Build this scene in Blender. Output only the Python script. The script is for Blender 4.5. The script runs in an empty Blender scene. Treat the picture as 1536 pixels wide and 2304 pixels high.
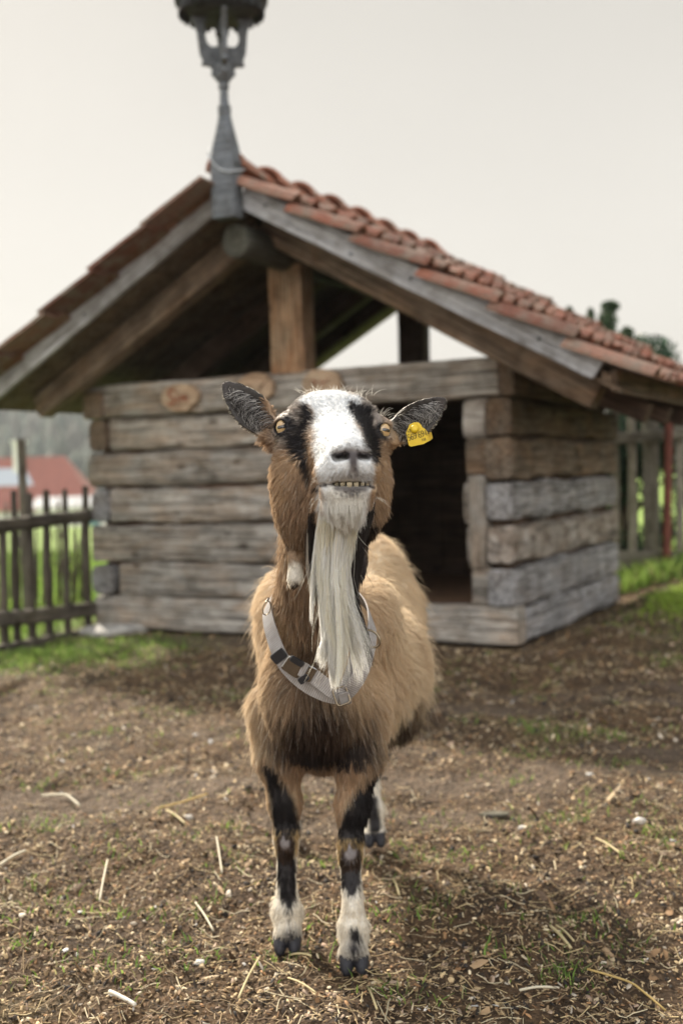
import bpy, math, random
import numpy as np
from mathutils import Vector, Matrix, kdtree

# ------------------------------------------------------------------ camera, sky, sun, exposure
sc = bpy.context.scene
col = sc.collection
W0, H0, F0, CZ = 1536.0, 2304.0, 2600.0, 0.95
PITCH, ROLL = math.atan(92/2600.0), math.radians(-1.55)
cam_d = bpy.data.cameras.new('camera'); cam = bpy.data.objects.new('camera', cam_d); col.objects.link(cam)
cam.location = (0, 0, CZ)
cam.rotation_mode = 'QUATERNION'
RM = Matrix.Rotation(math.pi/2-PITCH, 3, 'X') @ Matrix.Rotation(ROLL, 3, 'Z')
cam.rotation_quaternion = RM.to_quaternion()
cam_d.sensor_fit = 'VERTICAL'; cam_d.sensor_height = 36.0; cam_d.lens = 36.0*F0/H0
cam_d.clip_start = 0.05; cam_d.clip_end = 5000
cam_d.dof.use_dof = True; cam_d.dof.focus_distance = 1.82; cam_d.dof.aperture_fstop = 3.1
sc.camera = cam

SUN_EL, SUN_AZ = math.radians(40), math.radians(-32)      # azimuth from +Y (away from camera), negative = to the left
world = bpy.data.worlds.new('World'); sc.world = world; world.use_nodes = True
nt = world.node_tree; nt.nodes.clear()
wo = nt.nodes.new('ShaderNodeOutputWorld'); bg = nt.nodes.new('ShaderNodeBackground'); bg.inputs[1].default_value = 0.053
sky = nt.nodes.new('ShaderNodeTexSky'); sky.sky_type = 'NISHITA'; sky.sun_disc = False
sky.sun_elevation = SUN_EL; sky.sun_rotation = SUN_AZ; sky.dust_density = 4.0
tc = nt.nodes.new('ShaderNodeTexCoord')
sep = nt.nodes.new('ShaderNodeSeparateXYZ'); nt.links.new(tc.outputs['Generated'], sep.inputs[0])
rmp = nt.nodes.new('ShaderNodeValToRGB'); nt.links.new(sep.outputs['Z'], rmp.inputs[0])
cr = rmp.color_ramp
cr.elements[0].position = 0.0; cr.elements[0].color = (0.80, 0.757, 0.69, 1)
cr.elements[1].position = 0.42; cr.elements[1].color = (0.66, 0.625, 0.565, 1)
e = cr.elements.new(0.2); e.color = (0.80, 0.757, 0.69, 1)
e = cr.elements.new(1.0); e.color = (0.95, 1.0, 1.08, 1)
# sky brightness factor: dimmer overhead, boosted behind the camera as added front fill
mr = nt.nodes.new('ShaderNodeMapRange'); mr.inputs[1].default_value = 0.42; mr.inputs[2].default_value = 1.0; mr.inputs[3].default_value = 1.0; mr.inputs[4].default_value = 0.6
nt.links.new(sep.outputs['Z'], mr.inputs[0])
mb = nt.nodes.new('ShaderNodeMapRange'); mb.inputs[1].default_value = 0.1; mb.inputs[2].default_value = -0.8; mb.inputs[3].default_value = 1.0; mb.inputs[4].default_value = 3.4
nt.links.new(sep.outputs['Y'], mb.inputs[0])
cnz = nt.nodes.new('ShaderNodeTexNoise'); cnz.inputs['Scale'].default_value = 2.2; cnz.inputs['Detail'].default_value = 5; nt.links.new(tc.outputs['Generated'], cnz.inputs['Vector'])
cmr = nt.nodes.new('ShaderNodeMapRange'); cmr.inputs[1].default_value = 0.3; cmr.inputs[2].default_value = 0.7; cmr.inputs[3].default_value = 9.5; cmr.inputs[4].default_value = 10.4; nt.links.new(cnz.outputs['Fac'], cmr.inputs[0])
mm = nt.nodes.new('ShaderNodeMath'); mm.operation = 'MULTIPLY'; nt.links.new(mr.outputs[0], mm.inputs[0]); nt.links.new(mb.outputs[0], mm.inputs[1])
mm2 = nt.nodes.new('ShaderNodeMath'); mm2.operation = 'MULTIPLY'; nt.links.new(mm.outputs[0], mm2.inputs[0]); nt.links.new(cmr.outputs[0], mm2.inputs[1])
vs = nt.nodes.new('ShaderNodeVectorMath'); vs.operation = 'SCALE'; nt.links.new(rmp.outputs[0], vs.inputs[0]); nt.links.new(mm2.outputs[0], vs.inputs['Scale'])
mx = nt.nodes.new('ShaderNodeMix'); mx.data_type = 'RGBA'; mx.inputs[0].default_value = 0.93
nt.links.new(sky.outputs[0], mx.inputs[6]); nt.links.new(vs.outputs[0], mx.inputs[7])
nt.links.new(mx.outputs[2], bg.inputs[0]); nt.links.new(bg.outputs[0], wo.inputs[0])

sd = bpy.data.lights.new('sun', 'SUN'); sd.energy = 5.0; sd.angle = math.radians(4.0); sd.color = (1.0, 0.90, 0.75)
so = bpy.data.objects.new('sun', sd); col.objects.link(so)
sdir = Vector((math.sin(SUN_AZ)*math.cos(SUN_EL), math.cos(SUN_AZ)*math.cos(SUN_EL), math.sin(SUN_EL)))
so.rotation_euler = sdir.to_track_quat('Z', 'Y').to_euler(); so.location = sdir*20
sc.view_settings.view_transform = 'Standard'; sc.view_settings.look = 'None'
sc.view_settings.exposure = 0.96; sc.view_settings.gamma = 1.0
sc.cycles.max_bounces = 8; sc.cycles.diffuse_bounces = 3; sc.cycles.transparent_max_bounces = 8
sc.cycles.caustics_reflective = False; sc.cycles.caustics_refractive = False
sc.cycles.use_denoising = True

# ------------------------------------------------------------------ measuring helpers (photo pixel -> point in the place)
RN = np.array(RM)
CO = np.array([0, 0, CZ])
def ray(x, y):
    d = RN @ np.array([(x-W0/2)/F0, -(y-H0/2)/F0, -1.0]); return d/d[1]
def P(x, y, Y): return CO + ray(x, y)*Y
def proj(p):
    q = (np.asarray(p, dtype=float)-CO) @ RN
    return W0/2 + F0*q[..., 0]/-q[..., 2], H0/2 - F0*q[..., 1]/-q[..., 2]
def plane(x, y, p0, n):
    d = ray(x, y); t = np.dot(np.array(p0)-CO, n)/np.dot(d, n); return CO + d*t

# ------------------------------------------------------------------ materials
def new_mat(name):
    m = bpy.data.materials.new(name); m.use_nodes = True
    t = m.node_tree; b = t.nodes['Principled BSDF']; return m, t, b
def N(t, typ, **kw):
    n = t.nodes.new(typ)
    for k, v in kw.items(): setattr(n, k, v)
    return n
def ramp(t, stops, src, interp='LINEAR'):
    r = N(t, 'ShaderNodeValToRGB'); c = r.color_ramp; c.interpolation = interp
    while len(c.elements) < len(stops): c.elements.new(0.5)
    for e, (p, cc) in zip(c.elements, stops): e.position = p; e.color = (*cc, 1)
    t.links.new(src, r.inputs[0]); return r
def noise(t, vec, scale, detail=6, rough=0.6, dist=0.0):
    n = N(t, 'ShaderNodeTexNoise'); n.inputs['Scale'].default_value = scale; n.inputs['Detail'].default_value = detail
    n.inputs['Roughness'].default_value = rough; n.inputs['Distortion'].default_value = dist
    t.links.new(vec, n.inputs['Vector']); return n
def mapping(t, vec, scale=(1, 1, 1)):
    m = N(t, 'ShaderNodeMapping'); m.inputs['Scale'].default_value = scale; t.links.new(vec, m.inputs['Vector']); return m.outputs[0]
def mixc(t, fac, a, b, blend='MIX'):
    m = N(t, 'ShaderNodeMix', data_type='RGBA', blend_type=blend)
    for s, i in ((fac, 0), (a, 6), (b, 7)):
        if isinstance(s, (int, float)): m.inputs[i].default_value = s
        elif isinstance(s, tuple): m.inputs[i].default_value = (*s, 1)
        else: t.links.new(s, m.inputs[i])
    return m.outputs[2]
def bump(t, b, h, strength, dist=0.01):
    n = N(t, 'ShaderNodeBump'); n.inputs['Strength'].default_value = strength; n.inputs['Distance'].default_value = dist
    t.links.new(h, n.inputs['Height']); t.links.new(n.outputs[0], b.inputs['Normal'])

def wood(name, dark, mid, light, stain, stain_amt=0.45, grain=1.0, crack=0.5, rough=0.8):
    """weathered timber, grain running along each beam's own X axis"""
    m, t, b = new_mat(name)
    tcn = N(t, 'ShaderNodeTexCoord'); oi = N(t, 'ShaderNodeObjectInfo')
    mul = N(t, 'ShaderNodeMath', operation='MULTIPLY'); mul.inputs[1].default_value = 37.0; t.links.new(oi.outputs['Random'], mul.inputs[0])
    add = N(t, 'ShaderNodeVectorMath', operation='ADD'); t.links.new(tcn.outputs['Object'], add.inputs[0]); t.links.new(mul.outputs[0], add.inputs[1])
    v = add.outputs[0]
    g = noise(t, mapping(t, v, (1.3, 26*grain, 26*grain)), 2.0, 8, 0.65, 0.6)
    c = ramp(t, [(0.28, dark), (0.5, mid), (0.72, light)], g.outputs['Fac']).outputs[0]
    pat = noise(t, mapping(t, v, (2.0, 5, 5)), 1.6, 5, 0.6, 0.8)
    pr = ramp(t, [(0.5-0.12*stain_amt/0.45, (0, 0, 0)), (0.66, (1, 1, 1))], pat.outputs['Fac'])
    fm = N(t, 'ShaderNodeMath', operation='MULTIPLY'); fm.inputs[1].default_value = min(1, stain_amt*1.6); t.links.new(pr.outputs[0], fm.inputs[0])
    c = mixc(t, fm.outputs[0], c, mixc(t, g.outputs['Fac'], tuple(x*0.45 for x in stain), tuple(min(1, x*1.5) for x in stain)))
    # moss, dirt and knots
    dn = noise(t, mapping(t, v, (3, 3, 3)), 2.3, 7, 0.7)
    dr = ramp(t, [(0.35, (0.45, 0.42, 0.38)), (0.6, (1, 1, 1))], dn.outputs['Fac'])
    c = mixc(t, 0.8, c, dr.outputs[0], 'MULTIPLY')
    vo = N(t, 'ShaderNodeTexVoronoi'); vo.inputs['Scale'].default_value = 1.0; t.links.new(mapping(t, v, (3.2, 7, 7)), vo.inputs['Vector'])
    kr = ramp(t, [(0.05, (0.18, 0.13, 0.10)), (0.16, (1, 1, 1))], vo.outputs['Distance'])
    c = mixc(t, 0.8, c, kr.outputs[0], 'MULTIPLY')
    cn = noise(t, mapping(t, v, (0.9, 38*grain, 38*grain)), 1.7, 3, 0.5, 1.2)
    ck = ramp(t, [(0.40, (0.1, 0.09, 0.08)), (0.46, (1, 1, 1))], cn.outputs['Fac'])
    c = mixc(t, crack, c, ck.outputs[0], 'MULTIPLY')
    # each timber has a tone of its own
    hv = N(t, 'ShaderNodeHueSaturation'); rr = N(t, 'ShaderNodeMapRange'); rr.inputs[3].default_value = 0.78; rr.inputs[4].default_value = 1.25
    t.links.new(oi.outputs['Random'], rr.inputs[0]); t.links.new(rr.outputs[0], hv.inputs['Value']); t.links.new(c, hv.inputs['Color'])
    t.links.new(hv.outputs[0], b.inputs['Base Color'])
    b.inputs['Roughness'].default_value = rough; b.inputs['Specular IOR Level'].default_value = 0.3
    hm = N(t, 'ShaderNodeMath', operation='MULTIPLY'); t.links.new(g.outputs['Fac'], hm.inputs[0]); t.links.new(ck.outputs[0], hm.inputs[1])
    bump(t, b, hm.outputs[0], 0.9, 0.012)
    return m
def plain(name, c, rough=0.6, metal=0.0, nscale=30, var=0.25, bmp=0.15):
    m, t, b = new_mat(name)
    tcn = N(t, 'ShaderNodeTexCoord'); n = noise(t, tcn.outputs['Object'], nscale, 6, 0.65)
    r = ramp(t, [(0.3, tuple(x*(1-var) for x in c)), (0.7, tuple(min(1, x*(1+var)) for x in c))], n.outputs['Fac'])
    t.links.new(r.outputs[0], b.inputs['Base Color']); b.inputs['Roughness'].default_value = rough; b.inputs['Metallic'].default_value = metal
    if bmp: bump(t, b, n.outputs['Fac'], bmp, 0.004)
    return m
def attr_mat(name, rough=0.8, nscale=60, var=0.3, translucent=0.0, spec=0.3, sheen=0.0):
    """colour held on the mesh piece by piece (leaves, chips, hairs), broken up by noise"""
    m, t, b = new_mat(name)
    a = N(t, 'ShaderNodeAttribute', attribute_name='col')
    c = a.outputs['Color']
    if nscale:
        tcn = N(t, 'ShaderNodeTexCoord'); n = noise(t, tcn.outputs['Object'], nscale, 5, 0.65)
        r = ramp(t, [(0.3, (1-var,)*3), (0.7, (1+var*0.6,)*3)], n.outputs['Fac'])
        c = mixc(t, 1.0, c, r.outputs[0], 'MULTIPLY')
        bump(t, b, n.outputs['Fac'], 0.4, 0.004)
    t.links.new(c, b.inputs['Base Color']); b.inputs['Roughness'].default_value = rough; b.inputs['Specular IOR Level'].default_value = spec
    if translucent:
        tr = N(t, 'ShaderNodeBsdfTranslucent'); t.links.new(c, tr.inputs['Color'])
        ms = N(t, 'ShaderNodeMixShader'); ms.inputs[0].default_value = translucent
        out = t.nodes['Material Output']
        t.links.new(b.outputs[0], ms.inputs[1]); t.links.new(tr.outputs[0], ms.inputs[2]); t.links.new(ms.outputs[0], out.inputs[0])
    return m

M = {}
M['log'] = wood('weathered_log_timber', (0.10, 0.09, 0.08), (0.35, 0.33, 0.305), (0.55, 0.53, 0.50), (0.38, 0.25, 0.15), 0.28)
M['log_side'] = wood('bluish_grey_timber', (0.10, 0.10, 0.105), (0.31, 0.31, 0.325), (0.50, 0.50, 0.515), (0.30, 0.22, 0.16), 0.15)
M['log_brown'] = wood('brown_side_timber', (0.06, 0.045, 0.035), (0.19, 0.15, 0.115), (0.38, 0.32, 0.26), (0.26, 0.15, 0.08), 0.34)
M['bark'] = wood('bare_bark_timber', (0.12, 0.10, 0.09), (0.40, 0.37, 0.34), (0.62, 0.59, 0.56), (0.22, 0.15, 0.10), 0.35, 0.25)
M['post'] = wood('pale_brown_post_timber', (0.16, 0.105, 0.07), (0.40, 0.29, 0.195), (0.54, 0.43, 0.31), (0.46, 0.22, 0.10), 0.4)
M['barge'] = wood('grey_board_timber', (0.33, 0.335, 0.355), (0.48, 0.49, 0.52), (0.60, 0.61, 0.64), (0.30, 0.29, 0.29), 0.2, 1.0, 0.35)
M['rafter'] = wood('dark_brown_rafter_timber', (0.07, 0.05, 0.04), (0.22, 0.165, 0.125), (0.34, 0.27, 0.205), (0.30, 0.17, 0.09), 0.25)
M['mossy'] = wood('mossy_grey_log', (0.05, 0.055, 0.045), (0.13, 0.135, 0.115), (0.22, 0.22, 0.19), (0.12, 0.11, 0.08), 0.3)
M['dark'] = wood('dark_brown_timber', (0.04, 0.026, 0.019), (0.14, 0.092, 0.067), (0.22, 0.15, 0.11), (0.06, 0.03, 0.02), 0.3)  # darker brown wood for the inside and rear timbers
M['finial'] = wood('slate_grey_turret_timber', (0.11, 0.125, 0.145), (0.17, 0.19, 0.215), (0.24, 0.26, 0.29), (0.18, 0.19, 0.2), 0.15, 1.0, 0.2)
M['canopy'] = wood('dark_turret_canopy_timber', (0.035, 0.04, 0.05), (0.06, 0.068, 0.08), (0.10, 0.11, 0.13), (0.09, 0.06, 0.05), 0.2, 1.0, 0.2)
M['fence'] = wood('dark_weathered_picket_timber', (0.05, 0.042, 0.035), (0.12, 0.105, 0.09), (0.20, 0.18, 0.155), (0.12, 0.10, 0.06), 0.3)
M['fence_pale'] = wood('pale_mossy_board_timber', (0.15, 0.14, 0.11), (0.31, 0.29, 0.245), (0.42, 0.40, 0.35), (0.22, 0.22, 0.13), 0.35)
M['sign'] = wood('cut_log_slice', (0.30, 0.22, 0.15), (0.46, 0.35, 0.25), (0.56, 0.45, 0.34), (0.45, 0.27, 0.17), 0.3, 0.5, 0.2)
M['letters'] = plain('burnt_red_lettering', (0.30, 0.10, 0.05), 0.8)
M['stone'] = plain('pale_concrete', (0.38, 0.37, 0.35), 0.85, 0, 12, 0.35, 0.6)
M['rust'] = plain('rust_red_post_paint', (0.16, 0.045, 0.03), 0.7, 0, 9, 0.3)
M['metal'] = plain('grey_metal', (0.35, 0.34, 0.32), 0.35, 0.9, 60, 0.15)
M['cable'] = plain('pale_cable', (0.42, 0.45, 0.48), 0.5)

# ------------------------------------------------------------------ mesh helpers
def link(o, parent=None):
    col.objects.link(o)
    if parent is not None: o.parent = parent
    return o
def mesh_obj(name, V, Fq, mat, parent=None, smooth=False, colr=None, loc=None, rot=None):
    me = bpy.data.meshes.new(name)
    V = np.asarray(V, dtype=np.float32).reshape(-1, 3)
    if isinstance(Fq, np.ndarray):
        n, k = Fq.shape
        me.vertices.add(len(V)); me.vertices.foreach_set('co', V.ravel())
        me.loops.add(n*k); me.loops.foreach_set('vertex_index', Fq.astype(np.int32).ravel())
        me.polygons.add(n); me.polygons.foreach_set('loop_start', np.arange(0, n*k, k, dtype=np.int32))
        me.update(calc_edges=True)
    else:
        me.from_pydata([tuple(map(float, v)) for v in V], [], [tuple(int(i) for i in f) for f in Fq])
    me.validate()
    if smooth: me.polygons.foreach_set('use_smooth', np.ones(len(me.polygons), dtype=bool))
    if colr is not None:
        a = me.color_attributes.new('col', 'FLOAT_COLOR', 'POINT')
        c = np.ones((len(V), 4), dtype=np.float32); c[:, :3] = colr; a.data.foreach_set('color', c.ravel())
    if mat is not None: me.materials.append(mat)
    o = bpy.data.objects.new(name, me); link(o, parent)
    if loc is not None: o.location = loc
    if rot is not None: o.rotation_mode = 'QUATERNION'; o.rotation_quaternion = rot
    return o
def empty(name, loc=(0, 0, 0), rz=0.0, label=None, cat=None, group=None):
    o = bpy.data.objects.new(name, None); o.empty_display_size = 0.1; link(o); o.location = tuple(map(float, loc)); o.rotation_euler = (0, 0, rz)
    if label: o['label'] = label
    if cat: o['category'] = cat
    if group: o['group'] = group
    return o
def tag(o, label=None, cat=None, group=None, kind=None):
    for k, v in (('label', label), ('category', cat), ('group', group), ('kind', kind)):
        if v: o[k] = v
    return o
class MB:
    def __init__(s): s.V = []; s.F = []; s.C = []; s.n = 0
    def add(s, V, F, c=None):
        V = np.asarray(V, dtype=float).reshape(-1, 3)
        s.V.append(V); s.F += [tuple(int(i)+s.n for i in f) for f in F]; s.n += len(V)
        s.C.append(np.tile(np.array(c if c is not None else (0.5, 0.5, 0.5), dtype=float), (len(V), 1)))
    def box(s, c0, c1, c=None):
        x0, y0, z0 = c0; x1, y1, z1 = c1
        V = [(x0, y0, z0), (x1, y0, z0), (x1, y1, z0), (x0, y1, z0), (x0, y0, z1), (x1, y0, z1), (x1, y1, z1), (x0, y1, z1)]
        s.add(V, [(0, 3, 2, 1), (4, 5, 6, 7), (0, 1, 5, 4), (1, 2, 6, 5), (2, 3, 7, 6), (3, 0, 4, 7)], c)
    def tube(s, pts, r, n=8, c=None, closed=False):
        V, F = tube_geo(pts, r, n, closed); s.add(V, F, c)
    def build(s, name, mat, parent=None, smooth=False, color=False):
        return mesh_obj(name, np.concatenate(s.V), s.F, mat, parent, smooth, np.concatenate(s.C) if color else None)
def tube_geo(pts, r, n=8, closed=False):
    pts = np.asarray(pts, dtype=float); m = len(pts)
    r = np.broadcast_to(np.asarray(r, dtype=float), (m,))
    if closed: T = np.roll(pts, -1, 0)-np.roll(pts, 1, 0)
    else: T = np.gradient(pts, axis=0)
    T /= np.linalg.norm(T, axis=1)[:, None]+1e-12
    up = np.array([0, 0, 1.0]) if abs(T[0][2]) < 0.9 else np.array([1.0, 0, 0])
    A = np.cross(T[0], up); A /= np.linalg.norm(A)
    V = []
    for i in range(m):
        A = A-T[i]*np.dot(A, T[i]); A /= np.linalg.norm(A)+1e-12; B = np.cross(T[i], A)
        for k in range(n):
            a = 2*math.pi*k/n; V.append(pts[i]+r[i]*(math.cos(a)*A+math.sin(a)*B))
    F = []
    for i in range(m if closed else m-1):
        j = (i+1) % m
        for k in range(n):
            l = (k+1) % n; F.append((i*n+k, i*n+l, j*n+l, j*n+k))
    if not closed: F.append(tuple(range(n))[::-1]); F.append(tuple((m-1)*n+k for k in range(n)))
    return V, F
def lathe_geo(prof, n=24, center=(0, 0, 0)):
    V = []; F = []; m = len(prof)
    for r, z in prof:
        for k in range(n):
            a = 2*math.pi*k/n; V.append((center[0]+r*math.cos(a), center[1]+r*math.sin(a), center[2]+z))
    for i in range(m-1):
        for k in range(n):
            l = (k+1) % n; F.append((i*n+k, i*n+l, (i+1)*n+l, (i+1)*n+k))
    F.append(tuple(range(n))[::-1]); F.append(tuple((m-1)*n+k for k in range(n)))
    return V, F
rng = np.random.default_rng(7)
def fract_noise(x, seed, octs=4, base=1.0):
    r = np.random.default_rng(seed); o = np.zeros_like(x, dtype=float)
    for k in range(octs):
        f = base*2**k*(0.8+0.4*r.random()); o += np.sin(x*f*2*math.pi+r.random()*6.28)/(1.7**k)
    return o/2.0
def beam(name, p0, p1, w, h, mat, parent=None, up=(0, 0, 1), sq=0.25, wob=0.06, seed=0, taper=1.0, endcut=0.0):
    """hewn timber from p0 to p1, w across and h tall; sq 1 = round log, 0 = sharp box; grain along local X"""
    p0 = Vector(p0); p1 = Vector(p1); X = (p1-p0); L = X.length; X.normalize()
    Zv = Vector(up); Zv = (Zv-X*Zv.dot(X)).normalized(); Yv = Zv.cross(X)
    rot = Matrix((X, Yv, Zv)).transposed().to_quaternion()
    n = 20; nl = max(3, int(L/0.05)+1)
    r = np.random.default_rng(seed*31+5)
    xs = np.linspace(0, L, nl)
    a = np.linspace(0, 2*math.pi, n, endpoint=False)+math.pi/n
    ex = max(0.12, sq)
    cx = np.sign(np.cos(a))*np.abs(np.cos(a))**ex; cz = np.sign(np.sin(a))*np.abs(np.sin(a))**ex
    top = fract_noise(xs, seed*7+1, 5, 0.9); bot = fract_noise(xs, seed*7+2, 5, 1.0); sid = fract_noise(xs, seed*7+3, 5, 1.2)
    sd2 = np.stack([fract_noise(xs, seed*97+k, 5, 2.0) for k in range(n)], 1)
    tp = np.linspace(1, taper, nl)
    V = np.zeros((nl, n, 3))
    V[..., 0] = xs[:, None]
    hh = h/2*tp
    V[..., 2] = np.where(cz > 0, cz*(hh*(1+wob*top))[:, None], cz*(hh*(1+wob*bot))[:, None])
    V[..., 1] = cx*(w/2*tp*(1+wob*0.6*sid))[:, None]
    sc2 = 1+wob*0.35*sd2
    V[..., 1] *= sc2; V[..., 2] *= sc2
    # slightly eased, uneven ends
    e0 = V[0].copy(); e0[:, 1:] *= 0.93; e0[:, 0] -= 0.006+0.01*wob*r.random(n)*10*0.3
    e1 = V[-1].copy(); e1[:, 1:] *= 0.93; e1[:, 0] += 0.006+0.01*wob*r.random(n)*10*0.3
    if endcut: e1[:, 0] += endcut*(-e1[:, 2]/h); V[-1, :, 0] += endcut*(-V[-1, :, 2]/h); V[-2, :, 0] += endcut*0.3*(-V[-2, :, 2]/h)
    V = np.concatenate([e0[None], V, e1[None]]); nl += 2
    F = []
    for i in range(nl-1):
        for k in range(n):
            l = (k+1) % n; F.append((i*n+k, (i+1)*n+k, (i+1)*n+l, i*n+l))
    F.append(tuple(range(n))); F.append(tuple((nl-1)*n+k for k in range(n))[::-1])
    F = [f[::-1] for f in F]
    o = mesh_obj(name, V.reshape(-1, 3), F, mat, parent, False, None, tuple(p0), rot)
    me = o.data
    me.polygons.foreach_set('use_smooth', np.ones(len(me.polygons), dtype=bool))
    try: me.set_sharp_from_angle(angle=math.radians(38))
    except Exception: pass
    return o
# ------------------------------------------------------------------ the goat shed (local: x along the front, y to the back, z up; origin at its front right corner)
SH = np.array([0.8994, 5.9891, 0.0]); SYAW = math.radians(27.3)
SU = np.array([math.cos(SYAW), -math.sin(SYAW), 0]); SV = np.array([math.sin(SYAW), math.cos(SYAW), 0])
shed = empty('goat_shed', SH, -SYAW, 'low open-gabled log shed with terracotta tiled roof and a dark doorway behind the goat', 'shed')
RA = -1.33; LW = -2.77; DP = 2.13     # ridge, left wall, depth
Zs = [0.0, 0.205, 0.425, 0.655, 0.885, 1.105, 1.315]
sd_ = 0
T = 0.15
# sill across the front
beam('wall_log', (LW, T/2, 0.105), (-0.01, T/2, 0.115), T, 0.205, M['log'], shed, sq=0.3, wob=0.05, seed=1)
# rows 2..6 left of the door; logs that stop short leave the end of a side log showing
rows = [(1, LW+0.20, 0.21, 0.24), (2, LW-0.01, 0.22, 0.2), (3, LW+0.145, 0.205, 0.2), (4, LW-0.02, 0.215, 0.55), (5, LW+0.16, 0.195, 0.25)]
for k, a0, hh, sq in rows:
    zc = (Zs[k]+Zs[k+1])/2
    beam('wall_log', (a0, T/2, zc), (-0.87, T/2, zc+0.005), T, hh, M['log'], shed, sq=sq, wob=0.11, seed=10+k)
for k, r0, hh in ((1, 0.17, 0.19), (3, 0.12, 0.2), (5, 0.14, 0.19)):     # left wall logs reaching through the corner
    zc = (Zs[k]+Zs[k+1])/2
    beam('wall_log', (LW+0.075, -0.015, zc), (LW+0.075, DP, zc), r0, hh, M['rafter'] if k == 5 else M['log_side'], shed, sq=0.6, wob=0.1, seed=20+k)
for k in (0, 2, 4):
    zc = (Zs[k]+Zs[k+1])/2
    beam('wall_log', (LW+0.075, T+0.004, zc), (LW+0.075, DP, zc), 0.14, 0.2, M['log_side'], shed, sq=0.3, wob=0.05, seed=30+k)
# short stub between doorway and right corner
st = [(1, 0.205, 'log', 0.02), (2, 0.15, 'log', 0.0), (3, 0.215, 'log', -0.02), (4, 0.21, 'log_brown', 0.0), (5, 0.19, 'bark', -0.01)]
for k, hh, mt, da in st:
    zc = (Zs[k]+Zs[k+1])/2
    beam('wall_log', (-0.262+da, T/2-0.004, zc), (-0.155, T/2, zc), T, max(hh, 0.2), M[mt], shed, sq=0.45, wob=0.16, seed=40+k)
beam('door_post', (-0.205, 0.03, 0.43), (-0.205, 0.03, 0.90), 0.10, 0.10, M['log'], shed, up=(0, 1, 0), sq=0.3, wob=0.12, seed=46)
# right wall
side = [(0, 'log_side', 0.195, 0.3), (1, 'log_side', 0.21, 0.25), (2, 'bark', 0.2, 0.3), (3, 'log_side', 0.2, 0.35), (4, 'log_brown', 0.215, 0.3), (5, 'log_brown', 0.19, 0.4)]
for k, mt, hh, sq in side:
    zc = (Zs[k]+Zs[k+1])/2
    beam('wall_log', (-0.075, -0.02 if k else 0.16, zc), (-0.075+0.01*math.sin(k*3), DP+0.02, zc-0.005), 0.155, hh, M[mt], shed, sq=sq, wob=0.13, seed=50+k)
# back wall, boarded solid and dark inside
for k in range(6):
    zc = (Zs[k]+Zs[k+1])/2
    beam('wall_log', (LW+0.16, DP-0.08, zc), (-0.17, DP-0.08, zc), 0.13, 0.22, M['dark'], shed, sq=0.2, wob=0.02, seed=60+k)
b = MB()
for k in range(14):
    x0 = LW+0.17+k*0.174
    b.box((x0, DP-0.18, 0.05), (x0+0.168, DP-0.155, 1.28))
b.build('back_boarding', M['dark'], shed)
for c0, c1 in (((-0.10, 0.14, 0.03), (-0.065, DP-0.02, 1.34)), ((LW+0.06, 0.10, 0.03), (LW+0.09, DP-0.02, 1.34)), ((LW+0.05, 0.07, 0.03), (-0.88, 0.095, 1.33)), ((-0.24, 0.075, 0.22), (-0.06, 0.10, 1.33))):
    b = MB(); b.box(c0, c1); b.build('gap_backing', M['dark'], shed)  # dark boards added inside the logs to close see-through gaps
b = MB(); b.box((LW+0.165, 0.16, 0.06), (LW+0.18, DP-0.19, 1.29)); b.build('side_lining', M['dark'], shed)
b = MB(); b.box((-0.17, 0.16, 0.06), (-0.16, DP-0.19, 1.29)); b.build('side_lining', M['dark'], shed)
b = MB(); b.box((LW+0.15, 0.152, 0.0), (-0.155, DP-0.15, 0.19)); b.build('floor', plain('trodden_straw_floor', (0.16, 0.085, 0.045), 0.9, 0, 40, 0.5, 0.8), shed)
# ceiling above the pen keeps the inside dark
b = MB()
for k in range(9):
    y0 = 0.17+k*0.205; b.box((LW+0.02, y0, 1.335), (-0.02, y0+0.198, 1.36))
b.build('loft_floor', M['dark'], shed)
# plates under the roof
beam('tie_beam', (LW-0.02, 0.05, 1.418), (-0.07, 0.05, 1.42), 0.17, 0.205, M['log'], shed, sq=0.2, wob=0.035, seed=71)
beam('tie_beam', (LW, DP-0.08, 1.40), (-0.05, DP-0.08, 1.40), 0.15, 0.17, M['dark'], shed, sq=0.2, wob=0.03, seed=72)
beam('wall_plate', (-0.02, -0.03, 1.412), (-0.02, DP+0.15, 1.412), 0.085, 0.19, M['log_brown'], shed, sq=0.2, wob=0.05, seed=73)
beam('wall_plate', (LW+0.07, -0.05, 1.40), (LW+0.07, DP+0.15, 1.40), 0.15, 0.16, M['rafter'], shed, sq=0.25, wob=0.05, seed=74)
# king posts and ridge log
beam('king_post', (RA+0.01, 0.05, 1.515), (RA+0.005, 0.05, 2.12), 0.215, 0.17, M['post'], shed, up=(0, 1, 0), sq=0.2, wob=0.04, seed=75)
beam('king_post', (RA-0.10, DP-0.1, 1.48), (RA-0.10, DP-0.1, 2.12), 0.20, 0.15, M['dark'], shed, up=(0, 1, 0), sq=0.2, wob=0.03, seed=76)
beam('ridge_log', (RA+0.01, -0.53, 2.175), (RA, DP+0.28, 2.175), 0.17, 0.175, M['mossy'], shed, sq=1.0, wob=0.06, seed=77)
SL = 0.56
def rz(a, z0): return z0-SL*abs(a-RA)
for y0, mt in ((-0.21, 'rafter'), (0.75, 'dark'), (1.45, 'dark'), (1.85, 'dark')):
    for s, e in ((1, 0.50), (-1, -2.96)):
        beam('rafter', (RA+s*0.02, y0, 2.295), (e, y0, rz(e, 2.305)), 0.13, 0.145, M[mt], shed, sq=0.25, wob=0.04, seed=80+int(y0*10)+s)
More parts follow.
